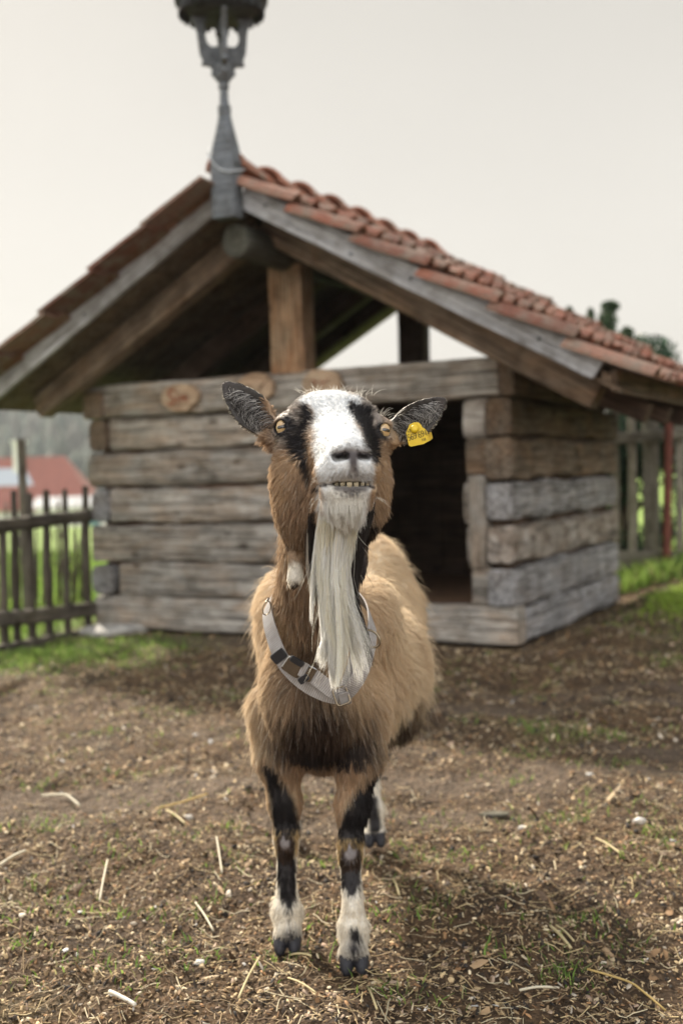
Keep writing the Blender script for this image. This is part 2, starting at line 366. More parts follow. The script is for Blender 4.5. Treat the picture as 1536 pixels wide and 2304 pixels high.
# roof boarding seen from below, board by board
for s in (1, -1):
    b = MB()
    L = 2.02 if s == 1 else 1.82
    nb = 13
    for k in range(nb):
        a0 = L*k/nb; a1 = L*(k+0.965)/nb
        for (x0, x1) in ((a0, a1),):
            X0, X1 = RA+s*x0, RA+s*x1; z0, z1 = 2.395-SL*x0, 2.395-SL*x1
            V = [(X0, -0.53, z0), (X1, -0.53, z1), (X1, DP+0.31, z1), (X0, DP+0.31, z0), (X0, -0.53, z0+0.022), (X1, -0.53, z1+0.022), (X1, DP+0.31, z1+0.022), (X0, DP+0.31, z0+0.022)]
            b.add(V, [(0, 3, 2, 1), (4, 5, 6, 7), (0, 1, 5, 4), (1, 2, 6, 5), (2, 3, 7, 6), (3, 0, 4, 7)])
    # battens under the tiles
    for k in range(7):
        x0 = 0.08+k*(L-0.1)/6.2; X0, X1 = RA+s*x0, RA+s*(x0+0.05); z0, z1 = 2.42-SL*x0, 2.42-SL*(x0+0.05)
        V = [(X0, -0.56, z0), (X1, -0.56, z1), (X1, DP+0.32, z1), (X0, DP+0.32, z0), (X0, -0.56, z0+0.04), (X1, -0.56, z1+0.04), (X1, DP+0.32, z1+0.04), (X0, DP+0.32, z0+0.04)]
        b.add(V, [(0, 3, 2, 1), (4, 5, 6, 7), (0, 1, 5, 4), (1, 2, 6, 5), (2, 3, 7, 6), (3, 0, 4, 7)])
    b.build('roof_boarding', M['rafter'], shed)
# barge boards
beam('barge_board', (RA+0.09, -0.565, 2.385), (0.60, -0.565, 1.385), 0.032, 0.118, M['barge'], shed, sq=0.12, wob=0.02, seed=90, endcut=-0.02)
beam('barge_board', (RA-0.09, -0.565, 2.385), (-3.16, -0.565, 1.395), 0.032, 0.118, M['barge'], shed, sq=0.12, wob=0.02, seed=91, endcut=0.0)
beam('barge_board', (RA+0.02, DP+0.345, 2.46), (0.60, DP+0.345, 1.40), 0.03, 0.12, M['dark'], shed, sq=0.12, wob=0.02, seed=92)
beam('barge_board', (RA-0.02, DP+0.345, 2.465), (-3.1, DP+0.345, 1.47), 0.03, 0.09, M['dark'], shed, sq=0.12, wob=0.02, seed=93)
for (a, z) in ((-1.10, 2.32), (-0.62, 2.02), (-0.30, 1.87), (0.33, 1.53), (-1.63, 2.30), (-2.3, 1.87)):
    V, F = lathe_geo([(0.0, 0), (0.009, 0.001), (0.008, 0.004), (0.0, 0.006)], 8)
    V = [(a+x, -0.585-z2, z+y2) for x, y2, z2 in V]
    mesh_obj('nail', V, F, M['canopy'], shed)
beam('eave_board', (0.655, -0.52, 1.325), (0.655, DP+0.28, 1.325), 0.03, 0.10, M['rafter'], shed, sq=0.12, wob=0.02, seed=94)
for k in range(5):
    y0 = 0.3+k*0.5
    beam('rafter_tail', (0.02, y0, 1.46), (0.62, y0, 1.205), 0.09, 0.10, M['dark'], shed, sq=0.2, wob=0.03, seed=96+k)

# ---- tiles
def tile_geo(Lt, Wt, seed, lift=0.052):
    """one interlocking roll tile: x down the slope, y across, z off the roof"""
    r = np.random.default_rng(seed)
    ys = np.linspace(0, 1, 13); nx = 4
    prof = 0.012*np.cos(ys*2*math.pi)*0 + np.where(ys < 0.42, 0.036*np.sin(ys/0.42*math.pi)**0.8, 0.004+0.006*((ys-0.42)/0.58)**2)
    V = []; F = []
    for i in range(nx):
        x = Lt*i/(nx-1)
        for side in (0, 1):
            for j, y in enumerate(ys):
                z = prof[j]+lift*(i/(nx-1))-0.018*side+0.002*r.standard_normal()
                V.append((x+0.004*r.standard_normal()*(i == nx-1), (y-0.03)*Wt*1.05, z))
    m = len(ys)
    def ix(i, side, j): return i*2*m+side*m+j
    for i in range(nx-1):
        for j in range(m-1):
            F.append((ix(i, 0, j), ix(i+1, 0, j), ix(i+1, 0, j+1), ix(i, 0, j+1)))
            F.append((ix(i, 1, j), ix(i, 1, j+1), ix(i+1, 1, j+1), ix(i+1, 1, j)))
        F.append((ix(i, 0, 0), ix(i, 1, 0), ix(i+1, 1, 0), ix(i+1, 0, 0)))
        F.append((ix(i, 0, m-1), ix(i+1, 0, m-1), ix(i+1, 1, m-1), ix(i, 1, m-1)))
    for j in range(m-1):
        F.append((ix(nx-1, 0, j), ix(nx-1, 1, j), ix(nx-1, 1, j+1), ix(nx-1, 0, j+1)))
        F.append((ix(0, 0, j), ix(0, 0, j+1), ix(0, 1, j+1), ix(0, 1, j)))
    return np.array(V), F
def tile_mat():
    m, t, b = new_mat('terracotta_tile')
    a = N(t, 'ShaderNodeAttribute', attribute_name='col'); tcn = N(t, 'ShaderNodeTexCoord')
    n1 = noise(t, tcn.outputs['Object'], 9, 7, 0.7); n2 = noise(t, tcn.outputs['Object'], 45, 5, 0.7)
    r = ramp(t, [(0.3, (0.55, 0.5, 0.5)), (0.65, (1.15, 1.1, 1.1))], n2.outputs['Fac'])
    c = mixc(t, 0.8, a.outputs['Color'], r.outputs[0], 'MULTIPLY')
    lich = ramp(t, [(0.44, (0, 0, 0)), (0.62, (0.9, 0.9, 0.9))], n1.outputs['Fac'])
    ff = N(t, 'ShaderNodeMath', operation='MULTIPLY'); t.links.new(lich.outputs[0], ff.inputs[0]); ff.inputs[1].default_value = 0.75
    c = mixc(t, ff.outputs[0], c, mixc(t, n2.outputs['Fac'], (0.09, 0.085, 0.06), (0.30, 0.27, 0.22)))
    t.links.new(c, b.inputs['Base Color']); b.inputs['Roughness'].default_value = 0.62
    bump(t, b, n2.outputs['Fac'], 0.35, 0.006); return m
M['tile'] = tile_mat()
ang = math.atan(SL)
def roof_side(s, ncol_courses=6):
    b = MB(); r = np.random.default_rng(3+s)
    Lt = 0.435; gauge = 0.405; Wt = 0.205
    ncol = int((DP+0.98)/Wt)+1
    for c in range(ncol_courses):
        for k in range(ncol):
            V, F = tile_geo(Lt, Wt, 100+c*50+k, 0.062 if s == 1 else 0.022)
            x = V[:, 0]+c*gauge+0.02+0.006*r.standard_normal(); z = V[:, 2]+0.004*r.standard_normal()
            y = (V[:, 1]+k*Wt)
            y = -0.635+y if s == 1 else DP+0.36-y
            X = RA+s*(x*math.cos(ang)+z*math.sin(ang)); Z = (2.492 if s == 1 else 2.468)-x*math.sin(ang)+z*math.cos(ang)
            v_ = r.random(); base = np.array([0.23, 0.088, 0.052])*(0.6+0.6*v_) if r.random() > 0.15 else np.array([0.30, 0.16, 0.11])
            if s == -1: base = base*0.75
            b.add(np.stack([X, y, Z], 1), F, base)
    return b.build('roof_tiles', M['tile'], shed, color=True)
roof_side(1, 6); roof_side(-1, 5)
# ridge caps, each overlapping the next
def cap_geo(Lc, r0, r1):
    V = []; F = []; n = 11
    for i, (y, r) in enumerate(((0, r0), (0.035, r0), (0.04, r0*0.93), (Lc, r1))):
        for side in (0, 1):
            for k in range(n):
                a = math.pi*(k/(n-1)); rr = r-0.014*side
                V.append((-math.cos(a)*rr*1.15, y, math.sin(a)*rr*0.95))
    m = n
    ix = lambda i, s_, k: i*2*m+s_*m+k
    for i in range(3):
        for k in range(n-1):
            F.append((ix(i, 0, k), ix(i, 0, k+1), ix(i+1, 0, k+1), ix(i+1, 0, k)))
            F.append((ix(i, 1, k), ix(i+1, 1, k), ix(i+1, 1, k+1), ix(i, 1, k+1)))
        F.append((ix(i, 0, 0), ix(i+1, 0, 0), ix(i+1, 1, 0), ix(i, 1, 0))); F.append((ix(i, 0, m-1), ix(i, 1, m-1), ix(i+1, 1, m-1), ix(i+1, 0, m-1)))
    for k in range(n-1):
        F.append((ix(0, 0, k), ix(0, 1, k), ix(0, 1, k+1), ix(0, 0, k+1))); F.append((ix(3, 0, k), ix(3, 0, k+1), ix(3, 1, k+1), ix(3, 1, k)))
    return np.array(V), F
for k in range(8):
    V, F = cap_geo(0.42, 0.105, 0.075)
    V[:, 2] += 0.035*(1-V[:, 1]/0.42)
    V = V+np.array([RA, -0.60+k*0.375, 2.505-0.004*k]); V[:, 2] += 0.004*math.sin(k*5)
    mesh_obj('ridge_tile', V, F, M['tile'], shed, False, np.tile(np.array([0.36, 0.135, 0.075])*(0.85+0.3*((k*37) % 10)/10), (len(V), 1)))

# ---- bell turret post on the gable
fx, fy = RA+0.028, -0.63
tur = empty('bell_turret'); tur.parent = shed; tur.location = (fx, fy, 2.27)
V = []; F = []
prof = [(0.066, 0.0), (0.066, 0.28), (0.061, 0.36), (0.048, 0.44), (0.036, 0.51), (0.030, 0.54)]
n4 = 8
for r, z in prof:
    sqr = 1.0 if z < 0.3 else max(0.0, 1-(z-0.3)/0.25)
    for k in range(16):
        a = 2*math.pi*(k+0.5)/16; ex = 1-0.85*sqr
        V.append((np.sign(math.cos(a))*abs(math.cos(a))**ex*r*1.05, np.sign(math.sin(a))*abs(math.sin(a))**ex*r*0.75, z))
for i in range(len(prof)-1):
    for k in range(16):
        l = (k+1) % 16; F.append((i*16+k, i*16+l, (i+1)*16+l, (i+1)*16+k))
F.append(tuple(range(16))[::-1])
mb_ = MB(); mb_.add(V, F)
Vl, Fl = lathe_geo([(0.029, 0.53), (0.034, 0.537), (0.035, 0.548), (0.031, 0.555), (0.035, 0.562), (0.034, 0.572), (0.026, 0.58), (0.023, 0.61), (0.021, 0.655), (0.022, 0.66), (0.029, 0.666), (0.029, 0.676), (0.024, 0.683), (0.028, 0.692), (0.024, 0.70), (0.042, 0.722), (0.044, 0.73), (0.042, 0.79), (0.0, 0.80)], 20)
mb_.add(Vl, Fl); o = mb_.build('turned_post', M['finial'], tur, smooth=True); o.data.set_sharp_from_angle(angle=math.radians(35))
# four fretted brackets
outer = [(0.030, 0.92), (0.042, 0.945), (0.060, 0.968), (0.052, 1.0), (0.066, 1.02), (0.105, 1.025), (0.098, 1.06), (0.112, 1.10), (0.118, 1.17), (0.122, 1.24), (0.135, 1.30), (0.150, 1.32), (0.150, 1.37)]
inner = [(0.060, 1.37), (0.075, 1.33), (0.085, 1.29), (0.075, 1.26), (0.083, 1.22), (0.075, 1.17), (0.055, 1.145), (0.030, 1.15), (0.0, 1.14), (0.0, 0.92)]
poly = [(x*1.05, 0.70+(z-0.92)*0.76) for x, z in outer+inner]
tri = bpy.data.curves.new('t', 'CURVE'); bpy.data.curves.remove(tri)
from mathutils.geometry import tessellate_polygon
tess = tessellate_polygon([[Vector((x, z, 0)) for x, z in poly]])
for k in range(4):
    a = math.radians(38+90*k); ca, sa = math.cos(a), math.sin(a); th = 0.014
    V = [(x*ca-s*sa, x*sa+s*ca, z) for s in (-th, th) for x, z in poly]; m = len(poly)
    F = [tuple(t_) for t_ in tess]+[tuple(i+m for i in t_)[::-1] for t_ in tess]+[(i, (i+1) % m, (i+1) % m+m, i+m) for i in range(m)]
    mesh_obj('fretted_bracket', V, F, M['finial'], tur)
Vl, Fl = lathe_geo([(0.0, 1.325), (0.13, 1.325), (0.155, 1.335), (0.165, 1.36), (0.195, 1.385), (0.205, 1.385), (0.222, 1.40), (0.226, 1.43), (0.215, 1.445), (0.15, 1.56), (0.09, 1.75), (0.03, 1.95), (0.0, 2.0)], 32)
Vl = [(x*1.07, y*1.07, z-0.305) for x, y, z in Vl]
mb_ = MB(); mb_.add(Vl, Fl)
for k in range(28):
    a = 2*math.pi*k/28; c_ = np.array([math.cos(a)*0.216, math.sin(a)*0.216, 0]); tdir = np.array([-math.sin(a), math.cos(a), 0]); rd = np.array([math.cos(a), math.sin(a), 0])
    w = 0.018
    pts = [(-w, 1.40), (w, 1.40), (w, 1.365), (w*0.5, 1.348), (0, 1.342), (-w*0.5, 1.348), (-w, 1.365)]
    V = [c_+tdir*x+rd*s+np.array([0, 0, z-0.315]) for s in (-0.006, 0.006) for x, z in pts]
    F = [tuple(range(7)), tuple(range(7, 14))[::-1]]+[(i, (i+1) % 7, (i+1) % 7+7, i+7) for i in range(7)]
    mb_.add(V, F)
mb_.build('scalloped_canopy', M['canopy'], tur)
Vl, Fl = lathe_geo([(0.0, 1.335), (0.006, 1.33), (0.006, 1.29), (0.012, 1.285), (0.022, 1.27), (0.026, 1.235), (0.036, 1.205), (0.034, 1.20), (0.0, 1.21)], 16)
mesh_obj('bell', [(x, y, z-0.265) for x, y, z in Vl], Fl, M['canopy'], tur, True)
cab = [(-0.070, -0.045, 0.36), (-0.068, -0.058, 0.325), (-0.045, -0.058, 0.28), (0.0, -0.058, 0.24), (0.05, -0.058, 0.222), (0.08, -0.045, 0.225), (0.08, 0.05, 0.25), (0.0, 0.057, 0.30), (-0.070, 0.03, 0.35)]
V, F = tube_geo(cab, 0.005, 6); mesh_obj('cable_loop', V, F, M['cable'], tur, True)

# ---- oval name boards on the tie beam
def name_board(px, py, w, h, label, kind, seedk):
    p = plane(px, py, SH+SV*(-0.06), SV)
    o = empty('name_board', p, -SYAW, label, 'name board', 'oval wooden name boards on the tie beam')
    n = 28; V = []; F = []
    r = np.random.default_rng(seedk); off = 1+0.03*r.standard_normal(n)
    for (s, y) in ((0.97, -0.012), (1.0, -0.006), (1.02, 0.022)):
        for k in range(n):
            a = 2*math.pi*k/n; V.append((math.cos(a)*w/2*s*off[k], y, math.sin(a)*h/2*s*off[k]))
    for i in range(2):
        for k in range(n):
            l = (k+1) % n; F.append((i*n+k, i*n+l, (i+1)*n+l, (i+1)*n+k))
    F.append(tuple(range(n))[::-1]); F.append(tuple(2*n+k for k in range(n)))
    mesh_obj('board', V, F, M['sign'], o)
    mb_ = MB()
    def stroke(pts, rr=0.0045):
        pts = np.array([(x, -0.015, z) for x, z in pts]); t_ = np.linspace(0, len(pts)-1, len(pts)*4)
        q = np.stack([np.interp(t_, range(len(pts)), pts[:, i]) for i in range(3)], 1); mb_.tube(q, rr, 6)
    if kind == 'Sim':
        stroke([(-0.028, 0.038), (-0.04, 0.046), (-0.06, 0.044), (-0.072, 0.028), (-0.064, 0.01), (-0.044, 0.0), (-0.032, -0.015), (-0.038, -0.034), (-0.058, -0.04), (-0.076, -0.03)], 0.007)
        stroke([(-0.008, 0.008), (-0.01, -0.02), (-0.004, -0.032), (0.004, -0.03)]); stroke([(-0.006, 0.026), (-0.005, 0.03)], 0.006)
        stroke([(0.018, 0.008), (0.018, -0.03), (0.019, -0.005), (0.03, 0.006), (0.038, -0.005), (0.038, -0.03), (0.039, -0.005), (0.05, 0.006), (0.058, -0.005), (0.059, -0.028), (0.066, -0.026)])
    elif kind == 'faint':
        stroke([(-0.075, 0.0), (-0.06, 0.02), (-0.05, -0.01), (-0.035, 0.02)], 0.003); stroke([(-0.03, 0.015), (-0.02, -0.01), (0.0, 0.01)], 0.003)
        stroke([(0.02, -0.03), (0.04, -0.005), (0.06, 0.018), (0.09, 0.045)], 0.008)
    else:
        stroke([(-0.06, 0.01), (-0.045, 0.028), (-0.03, 0.0), (-0.02, 0.02)], 0.003); stroke([(0.0, 0.02), (0.01, -0.002), (0.03, 0.015), (0.05, 0.022)], 0.003)
    mb_.build('lettering', M['letters'] if kind != 'faint' else M['sign'], o)
name_board(405, 894, 0.27, 0.165, 'oval wooden name board lettered Sim in reddish brown, leftmost on the shed front', 'Sim', 1)
name_board(574, 872, 0.25, 0.165, 'oval wooden name board with a pale twig across it, just above the goat\'s left-hand ear', 'faint', 2)
name_board(724, 864, 0.25, 0.17, 'plain orange-brown oval name board directly above the top of the goat\'s head', 'plain', 3)

# stone slab at the left foot of the shed
def rock(name, c, rx, ry, rzz, mat, seed, **tg):
    r = np.random.default_rng(seed); n = 14; V = []; F = []; L = 7
    ph = r.random(6)*6.28
    for i in range(L):
        t_ = math.pi*(i+0.5)/L
        for k in range(n):
            a = 2*math.pi*k/n; d = 1+0.12*math.sin(3*a+ph[0]+t_)+0.08*math.sin(5*a+ph[1])+0.06*math.cos(4*t_+ph[2]+a)
            V.append((c[0]+rx*d*math.sin(t_)**0.6*math.cos(a), c[1]+ry*d*math.sin(t_)**0.6*math.sin(a), c[2]+rzz*math.cos(t_)*(1+0.1*math.sin(2*a+ph[3]))))
    for i in range(L-1):
        for k in range(n):
            l = (k+1) % n; F.append((i*n+k, (i+1)*n+k, (i+1)*n+l, i*n+l))
    F.append(tuple(range(n))); F.append(tuple((L-1)*n+k for k in range(n))[::-1])
    o = mesh_obj(name, V, F, mat, None, False); tag(o, **tg); return o
rock('foundation_stone', P(255, 1428, 7.05)*[1, 1, 0]+[0, 0, 0.0], 0.20, 0.12, 0.05, M['stone'], 5, label='flat pale foundation stone at the left foot of the log shed', cat='stone')
# ------------------------------------------------------------------ ground
def sm(x, a, b): t_ = np.clip((x-a)/(b-a), 0, 1); return t_*t_*(3-2*t_)
_pr = np.random.default_rng(11)
_waves = [( _pr.random()*2*math.pi, f, _pr.random()*6.28, am) for f, am in ((0.8, .016), (1.3, .012), (2.3, .008), (3.7, .006), (6, .004), (9, .0035), (14, .003), (21, .0022), (33, .0018), (47, .0015)) for _ in range(3)]
def gh(x, y):
    x = np.asarray(x, float); y = np.asarray(y, float)
    z = np.zeros_like(x+y)
    for a, f, p, am in _waves:
        z += am/2*np.sin((x*math.cos(a)+y*math.sin(a))*f*2*math.pi/1.0*0.8+p)
    near = 1-sm(np.hypot(x, y-4), 8, 14)
    z = z*near
    # flat under the hooves and the shed
    for hx, hy in HOOVES: z *= 1-0.85*np.exp(-((x-hx)**2+(y-hy)**2)/0.05**2)
    du = (x-SH[0])*SU[0]+(y-SH[1])*SU[1]; dv = (x-SH[0])*SV[0]+(y-SH[1])*SV[1]
    ins = sm(du, LW-0.3, LW)*(1-sm(du, 0, 0.3))*sm(dv, -0.3, 0)*(1-sm(dv, DP, DP+0.3))
    z *= 1-ins; z -= 0.01*ins
    # heaped soil along the right wall, rising to the right rear
    z += 0.05*np.exp(-((du-0.32)/0.25)**2)*sm(dv, -0.2, 0.6)*(1-ins)
    z += 0.06*sm(x, 1.2, 2.4)*sm(y, 5.5, 8)*(1-ins)*near
    z += -0.036*np.clip(y-9, 0, 150)*(1-sm(x, -2, 14))
    # wooded hills far off
    hill = sm(y, 190, 360)*(14+9*(1-sm(x, -60, 60))+2.5*np.sin(x*0.03+1)+1.5*np.sin(x*0.07))
    return z+hill*1.0
HOOVES = []
for hx, hy, hd in ((648, 2142, 0), (797, 2186, 0), (843, 1903, 0), (654, 1893, 0)):
    g = plane(hx, hy, (0, 0, 0), (0, 0, 1)); HOOVES.append((float(g[0]), float(g[1])))
def grade(lo, hi, dense_lo, dense_hi, step, growth=1.13):
    c = list(np.arange(dense_lo, dense_hi, step)); s_ = step; x = c[-1]
    while x < hi: s_ *= growth; x += s_; c.append(x)
    s_ = step; x = dense_lo; pre = []
    while x > lo: s_ *= growth; x -= s_; pre.append(x)
    return np.array(pre[::-1]+c)
def bare(x, y):
    """trodden patches where the litter is thin"""
    q = np.zeros_like(x+y); r_ = np.random.default_rng(77)
    for f in (0.7, 1.2, 1.9, 2.8, 4.1, 6.0, 9.0):
        a = r_.random()*6.28; q = q+np.sin((x*math.cos(a)*0.7+y*math.sin(a)*1.3)*f*2.4+r_.random()*6.28)/(f**0.45)
    return sm(q, 0.5, 2.2)
gx = grade(-900, 900, -2.6, 2.8, 0.014)
ys = [1.7]
while ys[-1] < 7.5: ys.append(ys[-1]+0.008*ys[-1]/1.8)
s_ = ys[-1]-ys[-2]
while ys[-1] < 1200: s_ *= 1.12; ys.append(ys[-1]+min(s_, 25))
s_ = 0.01; pre = []; y = 1.7
while y > -300: s_ *= 1.2; y -= s_; pre.append(y)
gy = np.array(pre[::-1]+ys)
GX, GY = np.meshgrid(gx, gy)
GZ = gh(GX, GY)
V = np.stack([GX, GY, GZ], -1).reshape(-1, 3)
nyy, nxx = GX.shape
I = (np.arange(nyy-1)[:, None]*nxx+np.arange(nxx-1)[None, :]).ravel()
Fg = np.stack([I, I+1, I+nxx+1, I+nxx], 1)
# what grows where: r = meadow grass, g = thin grass in the yard, b = woodland
def cov(x, y):
    lf = (x-(-1.62))+(y-7.2)*(-0.0)                        # left of / behind the yard
    t_ = (y-6.0)/1.25; fxl = -1.95+0.33*t_
    mead = sm(y+0.3*sm(x, 1.3, 1.8), 8.6, 9.2)
    mead = np.maximum(mead, sm(fxl-x, 0.0, 0.15)*sm(y, 5.2, 5.8))
    du = (x-SH[0])*SU[0]+(y-SH[1])*SU[1]
    gz = np.exp(-((x+1.75)/0.55)**2)*np.exp(-((y-6.25)/0.55)**2)*1.0
    gz = gz+0.9*np.exp(-((x-2.35)/0.45)**2-((y-7.35)/0.38)**2)+0.35*np.exp(-((x-2.0)/0.4)**2-((y-6.2)/0.5)**2)
    gz = gz+0.5*np.exp(-((x+1.1)/0.3)**2-((y-6.6)/0.2)**2)
    pn = np.zeros_like(x+y)
    for a, f, p, am in _waves[6:18]: pn += np.sin((x*math.sin(a)+y*math.cos(a))*f*1.3+p)
    gz = gz+0.25*sm(pn, 2.5, 6)
    return mead, np.clip(gz, 0, 1), sm(y, 195, 230)
c = np.stack(cov(V[:, 0], V[:, 1]), 1); bare_v = bare(V[:, 0], V[:, 1])
m, t, b = new_mat('yard_soil_and_meadow')
tcn = N(t, 'ShaderNodeTexCoord'); ob = tcn.outputs['Object']; a = N(t, 'ShaderNodeAttribute', attribute_name='col'); sp = N(t, 'ShaderNodeSeparateColor'); t.links.new(a.outputs['Color'], sp.inputs[0])
n1 = noise(t, ob, 3.0, 8, 0.7, 0.5); n2 = noise(t, ob, 38, 8, 0.75, 0.4); n3 = noise(t, ob, 1.1, 4, 0.6)
vo = N(t, 'ShaderNodeTexVoronoi'); vo.inputs['Scale'].default_value = 85; t.links.new(ob, vo.inputs['Vector'])
soil = ramp(t, [(0.25, (0.014, 0.010, 0.007)), (0.48, (0.078, 0.055, 0.034)), (0.62, (0.15, 0.105, 0.066)), (0.8, (0.24, 0.17, 0.11))], n2.outputs['Fac']).outputs[0]  # soil browns; the dark end paints shaded gaps between chips
patch = ramp(t, [(0.35, (0.55, 0.52, 0.52)), (0.65, (1.25, 1.15, 1.0))], n1.outputs['Fac']).outputs[0]
soil = mixc(t, 0.9, soil, patch, 'MULTIPLY')
bat = N(t, 'ShaderNodeAttribute', attribute_name='bare')
dry = ramp(t, [(0.3, (0.055, 0.043, 0.032)), (0.6, (0.15, 0.115, 0.083)), (0.8, (0.24, 0.19, 0.14))], n2.outputs['Fac']).outputs[0]
soil = mixc(t, bat.outputs['Fac'], soil, dry)
chip = ramp(t, [(0.0, (0.6, 0.55, 0.5)), (0.5, (1.1, 1.0, 0.95)), (1, (1.5, 1.3, 1.1))], vo.outputs['Color']).outputs[0]
soil = mixc(t, 0.6, soil, chip, 'MULTIPLY')
gras = ramp(t, [(0.3, (0.05, 0.085, 0.018)), (0.6, (0.14, 0.22, 0.04)), (0.8, (0.25, 0.31, 0.08))], n2.outputs['Fac']).outputs[0]
mead = ramp(t, [(0.35, (0.17, 0.27, 0.055)), (0.65, (0.27, 0.38, 0.09))], n3.outputs['Fac']).outputs[0]
wn = noise(t, ob, 0.05, 8, 0.7)
wood_c = ramp(t, [(0.35, (0.025, 0.04, 0.025)), (0.5, (0.05, 0.07, 0.04)), (0.65, (0.09, 0.10, 0.06))], wn.outputs['Fac']).outputs[0]
gm = N(t, 'ShaderNodeMath', operation='MULTIPLY'); t.links.new(sp.outputs[1], gm.inputs[0]); gm.inputs[1].default_value = 0.55
cc = mixc(t, gm.outputs[0], soil, gras); cc = mixc(t, sp.outputs[0], cc, mead); cc = mixc(t, sp.outputs[2], cc, wood_c)
t.links.new(cc, b.inputs['Base Color']); b.inputs['Roughness'].default_value = 0.85; b.inputs['Specular IOR Level'].default_value = 0.25
ba = N(t, 'ShaderNodeMath', operation='ADD'); t.links.new(n2.outputs['Fac'], ba.inputs[0]); t.links.new(vo.outputs['Distance'], ba.inputs[1])
bump(t, b, ba.outputs[0], 1.0, 0.012)
M['ground'] = m
g = mesh_obj('ground', V, Fg, M['ground'], None, True, c); tag(g, kind='structure')
ba_ = g.data.attributes.new('bare', 'FLOAT', 'POINT'); ba_.data.foreach_set('value', bare_v.astype(np.float32))

# ---- litter: bark chips, dry leaves and soil crumbs
M['litter'] = attr_mat('litter_chips', 0.75, 0, 0, 0.0, 0.4)
M['straw'] = attr_mat('dry_straw', 0.6, 0, 0, 0.15, 0.4)
M['blade'] = attr_mat('grass_blades', 0.6, 0, 0, 0.45, 0.3)
def yard_pts(n, seed, ymin=1.75, ymax=8.3, bias=1.0):
    r = np.random.default_rng(seed)
    y = ymin*(ymax/ymin)**(r.random(n)**bias)
    x = (r.random(n)*2-1)*(0.33*y+0.35)
    du = (x-SH[0])*SU[0]+(y-SH[1])*SU[1]; dv = (x-SH[0])*SV[0]+(y-SH[1])*SV[1]
    ok = ~((du > LW) & (du < 0) & (dv > 0) & (dv < DP))
    for hx, hy in HOOVES: ok &= (x-hx)**2+(y-hy)**2 > 0.028**2
    pn = bare(x, y); ok &= r.random(n) < 1-0.75*pn
    return x[ok], y[ok]
def scatter_chips(n, seed, smin, smax, palette, name, lift=0.5, sub='litter', bias=1.0, ymax=8.3, thick=0.25):
    r = np.random.default_rng(seed); x, y = yard_pts(n, seed, ymax=ymax, bias=bias); n = len(x)
    z = gh(x, y)
    s_ = smin*(smax/smin)**r.random(n)*(0.8+0.2*y/2.5)
    k = 6
    ang_ = np.sort(r.random((n, k))*2*math.pi, axis=1)*0.35+np.arange(k)*2*math.pi/k*0.65
    rad = (0.6+0.5*r.random((n, k)))
    asp = 0.18+0.55*r.random(n)**1.5
    L = np.zeros((n, 2*k, 3))
    for q in range(2):
        L[:, q*k:(q+1)*k, 0] = np.cos(ang_)*rad*(1 if q == 0 else 0.8); L[:, q*k:(q+1)*k, 1] = np.sin(ang_)*rad*asp[:, None]*(1 if q == 0 else 0.8); L[:, q*k:(q+1)*k, 2] = (q)*thick+0.25*(r.random((n, k))-0.5)
    L *= s_[:, None, None]
    yaw = r.random(n)*6.28; ti = r.normal(0, 0.45, n); tj = r.normal(0, 0.45, n)
    cy_, sy_ = np.cos(yaw)[:, None], np.sin(yaw)[:, None]
    Z = L[..., 2]+L[..., 0]*np.tan(np.clip(ti, -1, 1))[:, None]+L[..., 1]*np.tan(np.clip(tj, -1, 1))[:, None]
    X = L[..., 0]*cy_-L[..., 1]*sy_+x[:, None]; Y = L[..., 0]*sy_+L[..., 1]*cy_+y[:, None]
    Z = Z+z[:, None]+s_[:, None]*lift*r.random(n)[:, None]
    V = np.stack([X, Y, Z], -1).reshape(-1, 3)
    f = []
    f += [(k+1, k+2, k+3, k), (k+3, k+4, k+5, k)]
    for i in range(k): f.append((i, (i+1) % k, (i+1) % k+k, i+k))
    f = np.array(f); Fq = (f[None]+(np.arange(n)*2*k)[:, None, None]).reshape(-1, 4)
    pal = np.array([p[:3] for p in palette]); pw = np.array([p[3] for p in palette], float); pw /= pw.sum()
    ci = r.choice(len(palette), n, p=pw); C = pal[ci]*(0.65+0.7*r.random((n, 1)))
    # darker, greyer, muckier to the right of the shed corner
    C = np.repeat(C, 2*k, axis=0)
    return mesh_obj(name, V, Fq, M[sub], None, False, C)
pal = [(0.30, 0.205, 0.11, 5), (0.13, 0.088, 0.05, 4.5), (0.50, 0.37, 0.21, 4.2), (0.030, 0.022, 0.015, 3.5), (0.64, 0.53, 0.36, 2.1), (0.34, 0.19, 0.09, 1.6)]  # litter browns; the near-black share paints shaded holes among brighter chips
o = scatter_chips(75000, 21, 0.0022, 0.0085, pal, 'ground_litter'); tag(o, 'brown litter of bark chips, crumbs and dry leaves over the yard soil', 'litter', kind='stuff')
pal2 = [(0.48, 0.42, 0.34, 2), (0.34, 0.25, 0.18, 3), (0.42, 0.30, 0.22, 2), (0.55, 0.53, 0.50, 0.6)]
o = scatter_chips(2600, 22, 0.004, 0.012, pal2, 'pale_chips', 0.5, bias=0.9); tag(o, 'pale pebbles and wood chips sprinkled through the brown litter', 'pebbles', kind='stuff')
pal3 = [(0.025, 0.02, 0.018, 3), (0.05, 0.035, 0.025, 2)]
o = scatter_chips(1800, 23, 0.004, 0.013, pal3, 'dark_clods', 0.3, thick=0.6); tag(o, 'dark lumps of soil and droppings among the litter', 'clods', kind='stuff')
o = scatter_chips(900, 24, 0.009, 0.022, [(0.20, 0.12, 0.06, 3), (0.34, 0.23, 0.13, 3), (0.10, 0.065, 0.04, 2), (0.45, 0.35, 0.22, 1)], 'dead_leaves', 0.4, thick=0.06); tag(o, 'curled dead leaves and bark flakes trampled into the yard', 'leaves', kind='stuff')
# orange wood chips in front of the sill
r = np.random.default_rng(5); b_ = MB()

